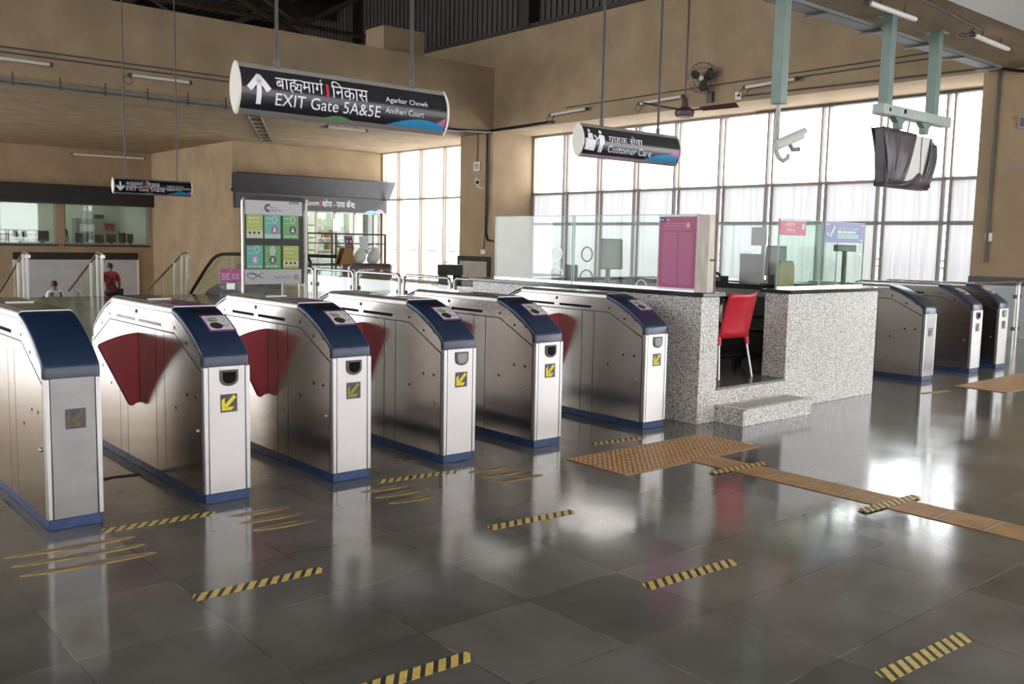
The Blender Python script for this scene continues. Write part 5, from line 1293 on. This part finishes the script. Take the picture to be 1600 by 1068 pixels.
m = MB(); m.box(-.06, 0, -.05, 0, -.05, 1.66); m.box(4.62, 4.68, -.05, 0, -.05, 1.66); m.box(-.06, 4.68, -.05, 0, -.1, 0); m.build('edge_trim', cream, nb)
ofz = 1.2
cb = thing('cabinet', 'grey steel cabinet with a poster on its door inside the control office', 'cabinet', (11.75, 42.3, .9)); m = MB(); m.box(0, 1.15, 0, .6, 0, 1.35); m.build('body', grey_shutter, cb); m = MB(); m.box(.15, .75, -.02, 0, .3, 1.1); m.build('poster', paper_white, cb); m = MB(); m.box(.22, .7, -.025, -.02, .45, .8); m.build('poster_print', mat('brown_grey_print', (.28, .2, .17), .6), cb)
od = thing('office_desk', 'long desk behind the control office windows', 'desk', (5.8, 40.4, .9)); m = MB(); m.box(0, 8.0, 0, .7, .25, .3); m.build('desk_top', grey_panel, od); m = MB(); m.box(0, 8.0, .05, .1, 0, .25); m.build('front_panel', grey_panel, od)
IT = 'dark screens on the control office desk'
for k, (x, w_, h_) in enumerate(((8.45, .35, .30), (9.05, .30, .38), (9.75, .5, .42), (11.25, .5, .36), (12.0, .35, .30), (12.45, .4, .34), (12.95, .3, .40), (13.3, .25, .36))):
    t = thing('computer_monitor', ['dark screen by the picture edge', 'dark screen with cables near the office window centre', 'wide dark screen beside the office pillar', 'blue-grey screen beside the seated worker', 'small screen before the grey cabinet', 'dark screen under the cabinet poster', 'tall dark screen near the red buckets', 'narrow dark screen at the office corner'][k] + ' on the control office desk', 'monitor', (x, 40.6, 1.2), 0, IT)
    m = MB(); m.box(0, w_, 0, .05, .06, .06+h_); m.build('screen', black_metal if k != 3 else mat('blue_grey_screen', (.09, .11, .16), .4), t); m = MB(); m.box(w_/2-.04, w_/2+.04, -.05, .1, 0, .06); m.build('foot', grey_frame, t)
for k in range(3):
    t = thing('fire_bucket', ['red fire bucket nearest the cabinet on the office wall', 'middle red fire bucket on the office wall', 'red fire bucket nearest the corner on the office wall'][k], 'bucket', (13.25 + .22*k, 43.7, 1.75), 0, 'red fire buckets in the control office'); m = MB(); m.lathe([(.07, 0), (.11, .32), (.10, .32), (.065, .02)], (0, 0, 0)); m.build('pail', fire_red, t, smooth=True); m = MB(); m.tube([(-.1, 0, .32), (0, 0, .44), (.1, 0, .32)], .008, 5); m.build('handle', black_metal, t)
t = thing('wall_speaker', 'black box on the office wall above the screens', 'wall box', (12.95, 43.85, 2.0)); m = MB(); m.box(0, .35, -.2, .14, 0, .45); m.build('case', black_metal, t, bevel=.01); m = MB(); m.cyl((.17, -.21, .22), (.17, -.2, .22), .1); m.build('cone', grey_frame, t)

# ================================================================== stairs, escalator
m = MB()
for i in range(30):
    y = 25.25 + .36*i; z = -.15*(i+1)
    m.box(-7.8, 9.75, y, y+.37, z-.35, z)
struct(m.build('floor_stairs', floor_mat))
def stair_rail(x, label):
    t = thing('stair_railing', label, 'railing', (x, 25.0, 0), 0, 'steel and glass stair railings'); top = lambda y: 1.12 if y < .3 else 1.12 - (y-.3)*.4167; base = lambda y: 0 if y < .25 else -.15*(1 + int((y-.25)/.36))
    m = MB(); m.tube([(0, -.04, 1.0), (0, -.03, 1.09), (0, .03, 1.12), (0, .3, 1.12), (0, .8, top(.8)), (0, 3.0, top(3.0))], .03, 10); m.build('handrail', steel_tube, t, smooth=True)
    for y in (0, .38, .92):
        m = MB(); m.box(-.028, .028, y-.028, y+.028, base(y), top(y)-.02); m.build('post', steel_front, t, bevel=.004)
    for a, c in ((.05, .33), (.43, .87), (.97, 1.75), (1.85, 2.55)):
        m = MB(); m.prism([(a, base(a)+.12), (c, base(c)+.12), (c, top(c)-.08), (a, top(a)-.08)], 'x', -.005, .005); m.build('pane', glass_rail, t)
    m = MB(); m.box(-.06, .06, -.09, -.03, .98, 1.06); m.build('end_bracket', steel_tube, t)
stair_rail(5.80, 'stair railing at the left picture edge above the plain-capped gate')
stair_rail(7.54, 'middle stair railing beside the person in red')
stair_rail(9.76, 'stair railing next to the escalator')
es = thing('escalator', 'escalator descending beside the stairs with black handrails', 'escalator', (10.4, 25.0, 0))
hp = [(-5.55, .80), (-5.68, .92), (-5.70, 1.05), (-5.6, 1.14), (-5.4, 1.17), (-2, 1.15), (-.9, 1.13), (-.5, 1.08), (-.15, .96), (.3, .70), (.8, .36), (1.5, -.10), (5.5, -2.7)]
lo = [(-5.4, .30), (-1.6, .32), (-.6, .28), (0, .12), (.3, -.04), (1.5, -.85), (5.5, -3.45)]
def hz(y): 
    for (a, za), (c, zc) in zip(hp[4:-1], hp[5:]):
        if a <= y <= c: return za + (zc-za)*(y-a)/(c-a)
    return 1.1
for x in (0, 1.1):
    m = MB(); m.tube([(x, y, z) for y, z in hp], .045, 8); m.build('handrail', black_metal, es, smooth=True)
    m = MB(); pts = [(y, z-.05) for y, z in hp[2:]]; m.prism(pts + [(y, z) for y, z in reversed(lo)], 'x', x-.006, x+.006); m.build('balustrade_glass', glass_rail, es)
    m = MB(); m.prism(lo + [(5.5, -3.9), (1.5, -1.3), (.27, -.45), (.22, .005), (-5.4, .005)], 'x', x-.05, x+.05); m.build('skirt', grey_frame, es)
    m = MB(); m.tube([(x, y, z) for y, z in lo], .05, 8); m.build('deck_rail', conduit, es, smooth=True)
m = MB()
for i in range(14): m.box(.06, 1.04, .3 + .34*i, .66 + .34*i, -.3 - .2*i, -.1 - .2*i)
m.build('steps', grey_frame, es)
m = MB(); m.box(.06, 1.04, -3.5, .24, 0, .006); m.build('comb_plate', grey_shutter, es)

# ================================================================== people
def skin_mesh(name, joints, edges, m_, parent, root=0, sub=2):
    me = bpy.data.meshes.new(name); me.from_pydata([j[:3] for j in joints], edges, []); o = bpy.data.objects.new(name, me); C.objects.link(o)
    sk = o.modifiers.new('skin', 'SKIN'); sk.use_smooth_shade = True
    lay = me.skin_vertices[0] if me.skin_vertices else None
    if lay is None:
        me.attributes.new; 
    for i, j in enumerate(joints):
        r_ = j[3]; lay.data[i].radius = (r_, r_) if not isinstance(r_, tuple) else r_
    lay.data[root].use_root = True
    ss = o.modifiers.new('sub', 'SUBSURF'); ss.levels = sub; ss.render_levels = sub
    dg = bpy.context.evaluated_depsgraph_get(); new = bpy.data.meshes.new_from_object(o.evaluated_get(dg))
    bpy.data.objects.remove(o); bpy.data.meshes.remove(me)
    new.name = name; new.materials.clear(); new.materials.append(m_)
    for p in new.polygons: p.use_smooth = True
    ob = bpy.data.objects.new(name, new); C.objects.link(ob); ob.parent = parent; return ob
def person(label, loc, rot, h, shirt, trousers, bag=None, lean=0.0):
    t = thing('person', label, 'person', loc, rot); k = h/1.70; L_ = lambda x, y, z: (x*k, (y + lean*max(0, z-.9))*k, z*k)
    J = [(*L_(0, 0, .93), (.15*k, .11*k)), (*L_(0, 0, 1.12), (.135*k, .10*k)), (*L_(0, 0, 1.32), (.155*k, .105*k)), (*L_(0, .0, 1.43), (.10*k, .075*k)), (*L_(0, .01, 1.49), .052*k), (*L_(0, .03, 1.555), (.072*k, .088*k)), (*L_(0, .03, 1.63), (.078*k, .095*k)), (*L_(0, .02, 1.675), (.055*k, .068*k))]
    E_ = [(i, i+1) for i in range(7)]
    for s_ in (-1, 1):
        n = len(J); J += [(*L_(s_*.17, 0, 1.40), .062*k), (*L_(s_*.235, -.02, 1.14), .046*k), (*L_(s_*.245, .07, .90), .033*k), (*L_(s_*.245, .10, .82), .030*k)]
        E_ += [(3, n), (n, n+1), (n+1, n+2), (n+2, n+3)]
        for q in range(5):
            if q < 4: f0 = L_(s_*(.262 - .0), .075 + .018*q, .78); f1 = L_(s_*.262, .08 + .018*q, .725 + .006*abs(q-1.5))
            else: f0 = L_(s_*.235, .135, .815); f1 = L_(s_*.225, .155, .775)
            m0 = len(J); J += [(*f0, .0095*k), (*f1, .008*k)]; E_ += [(n+3, m0), (m0, m0+1)]
        n = len(J); J += [(*L_(s_*.09, 0, .86), .085*k), (*L_(s_*.10, .03, .49), .058*k), (*L_(s_*.10, -.01, .09), .042*k), (*L_(s_*.105, .12, .035), .033*k)]
        E_ += [(0, n), (n, n+1), (n+1, n+2), (n+2, n+3)]
    skin_mesh('body', J, E_, skin, t)
    g = 1.14
    S = [(*L_(0, 0, .86), (.17*k, .125*k)), (*L_(0, 0, 1.12), (.152*k, .118*k)), (*L_(0, 0, 1.32), (.172*k, .12*k)), (*L_(0, 0, 1.435), (.112*k, .085*k))]; SE = [(0, 1), (1, 2), (2, 3)]
    for s_ in (-1, 1):
        n = len(S); S += [(*L_(s_*.175, 0, 1.405), .076*k), (*L_(s_*.232, -.018, 1.17), .062*k)]; SE += [(3, n), (n, n+1)]
    skin_mesh('shirt', S, SE, shirt, t)
    T = [(*L_(0, 0, .93), (.158*k, .118*k))]; TE = []
    for s_ in (-1, 1):
        n = len(T); T += [(*L_(s_*.09, 0, .84), .098*k), (*L_(s_*.10, .03, .49), .072*k), (*L_(s_*.10, -.01, .10), .058*k)]; TE += [(0, n), (n, n+1), (n+1, n+2)]
    skin_mesh('trousers', T, TE, trousers, t)
    m = MB(); c0 = L_(0, .012, 1.655); m.sphere(c0, .088*k, .102*k, .082*k, 18, 12)
    for v in m.bm.verts:
        if v.co.y > c0[1] + .03*k and v.co.z < c0[2] + .02*k: v.co.y = c0[1] + .03*k
    m.build('hair', hair, t, smooth=True, angle=80)
    for s_ in (-1, 1):
        m = MB(); e0 = L_(s_*.082, .03, 1.59); m.sphere(e0, .010*k, .018*k, .028*k, 8, 6); m.build('ear', skin, t, smooth=True)
        m = MB(); e0 = L_(s_*.03, .118, 1.60); m.sphere(e0, .012*k, .008*k, .009*k, 8, 6); m.build('eye', paper_white, t, smooth=True)
    m = MB(); m.sphere(L_(0, .125, 1.57), .013*k, .02*k, .02*k, 8, 6); m.build('nose', skin, t, smooth=True)
    m = MB(); m.sphere(L_(0, .112, 1.535), .025*k, .008*k, .006*k, 8, 6); m.build('mouth', mat('lips', (.25, .08, .07), .5) if 'lips' not in MATS else MATS['lips'], t, smooth=True)
    for s_ in (-1, 1):
        m = MB(); q = L_(s_*.105, .06, .04); m.sphere(q, .05*k, .13*k, .04*k, 12, 8); m.build('shoe', black_metal, t, smooth=True)
    if bag == 'sling':
        m = MB(); pth = [L_(-.13, -.03, 1.44), L_(-.08, -.125, 1.33), L_(.05, -.14, 1.12), L_(.17, -.10, .93), L_(.20, .0, .88)]; m.tube(pth, .026*k, 6)
        for v in m.bm.verts: pass
        m.build('bag_strap', dark_cloth, t)
        m = MB(); m.box(.13*k, .30*k, -.17*k, .02*k, .80*k, 1.0*k); m.build('shoulder_bag', dark_cloth, t, bevel=.02)
        m = MB(); m.tube([L_(.12, -.03, 1.43), L_(.05, -.12, 1.3), L_(-.10, -.13, 1.1), L_(-.18, -.08, .92)], .018*k, 6); m.build('bag_strap', dark_cloth, t)
    if bag == 'pack':
        for s_ in (-1, 1):
            m = MB(); m.tube([L_(s_*.11, .03, 1.47), L_(s_*.12, -.10, 1.40), L_(s_*.12, -.14, 1.15)], .018*k, 6); m.build('pack_strap', dark_cloth, t)
    return t
zs = lambda y: -.15*(1 + int((y - 25.25)/.36))
person('person in a red shirt with a dark sling bag walking down the stairs', (8.47, 27.3, zs(27.3)), 0, 1.66, red_cloth, dark_cloth, 'sling', .05)
person('person in a white shirt with dark straps, low on the stairs', (7.30, 28.5, zs(28.5)), .2, 1.72, white_cloth, dark_cloth, 'pack')
person('person of whom only dark hair shows, lowest on the stairs', (7.22, 29.25, zs(29.25)), 0, 1.55, mat('grey_cloth', (.3, .3, .32), .8), dark_cloth)
person('office worker in a dark blue shirt behind the control office window', (10.95, 41.4, .55), math.pi, 1.45, mat('navy_cloth', (.03, .04, .09), .8), dark_cloth)

# ================================================================== greenery beyond the open side of the hall (mirrored in the counter glass)
leafm = mat('tree_foliage', (.075, .13, .03), .6, noise=(1.2, .5)); bark = mat('tree_bark', (.09, .065, .045), .8)
def tree(x, y, h, seed, label):
    rnd = random.Random(seed); t = thing('tree', label, 'tree', (x, y, -5), 0, 'trees outside the hall')
    m = MB(); m.tube([(0, 0, 0), (.1, .05, h*.4), (0, .1, h*.8)], .22, 8, r2=.08); m.build('trunk', bark, t, smooth=True)
    m = MB()
    for i in range(900):
        a = rnd.uniform(0, 6.283); ph = math.acos(rnd.uniform(-1, 1)); r_ = rnd.uniform(.55, 1)**.5
        c0 = Vector((2.4*r_*math.sin(ph)*math.cos(a), 2.4*r_*math.sin(ph)*math.sin(a), h*.68 + h*.34*r_*math.cos(ph)))
        u = Vector((rnd.uniform(-1, 1), rnd.uniform(-1, 1), rnd.uniform(-1, 1))).normalized(); v = u.orthogonal().normalized(); s_ = rnd.uniform(.18, .4)
        m.face([c0 - u*s_, c0 + v*s_*.5, c0 + u*s_, c0 - v*s_*.5])
    m.build('crown', leafm, t, recalc=False)
for k, (x, y, h) in enumerate(((25.5, -5.5, 7.4), (30.5, -9.0, 8.2), (35.8, -11.8, 7.2), (41.5, -13, 8.5))):
    tree(x, y, h, k, ['leafy tree outside closest to the open side of the hall', 'leafy tree outside, second from the hall', 'leafy tree outside, third from the hall', 'leafy tree outside, farthest from the hall'][k])
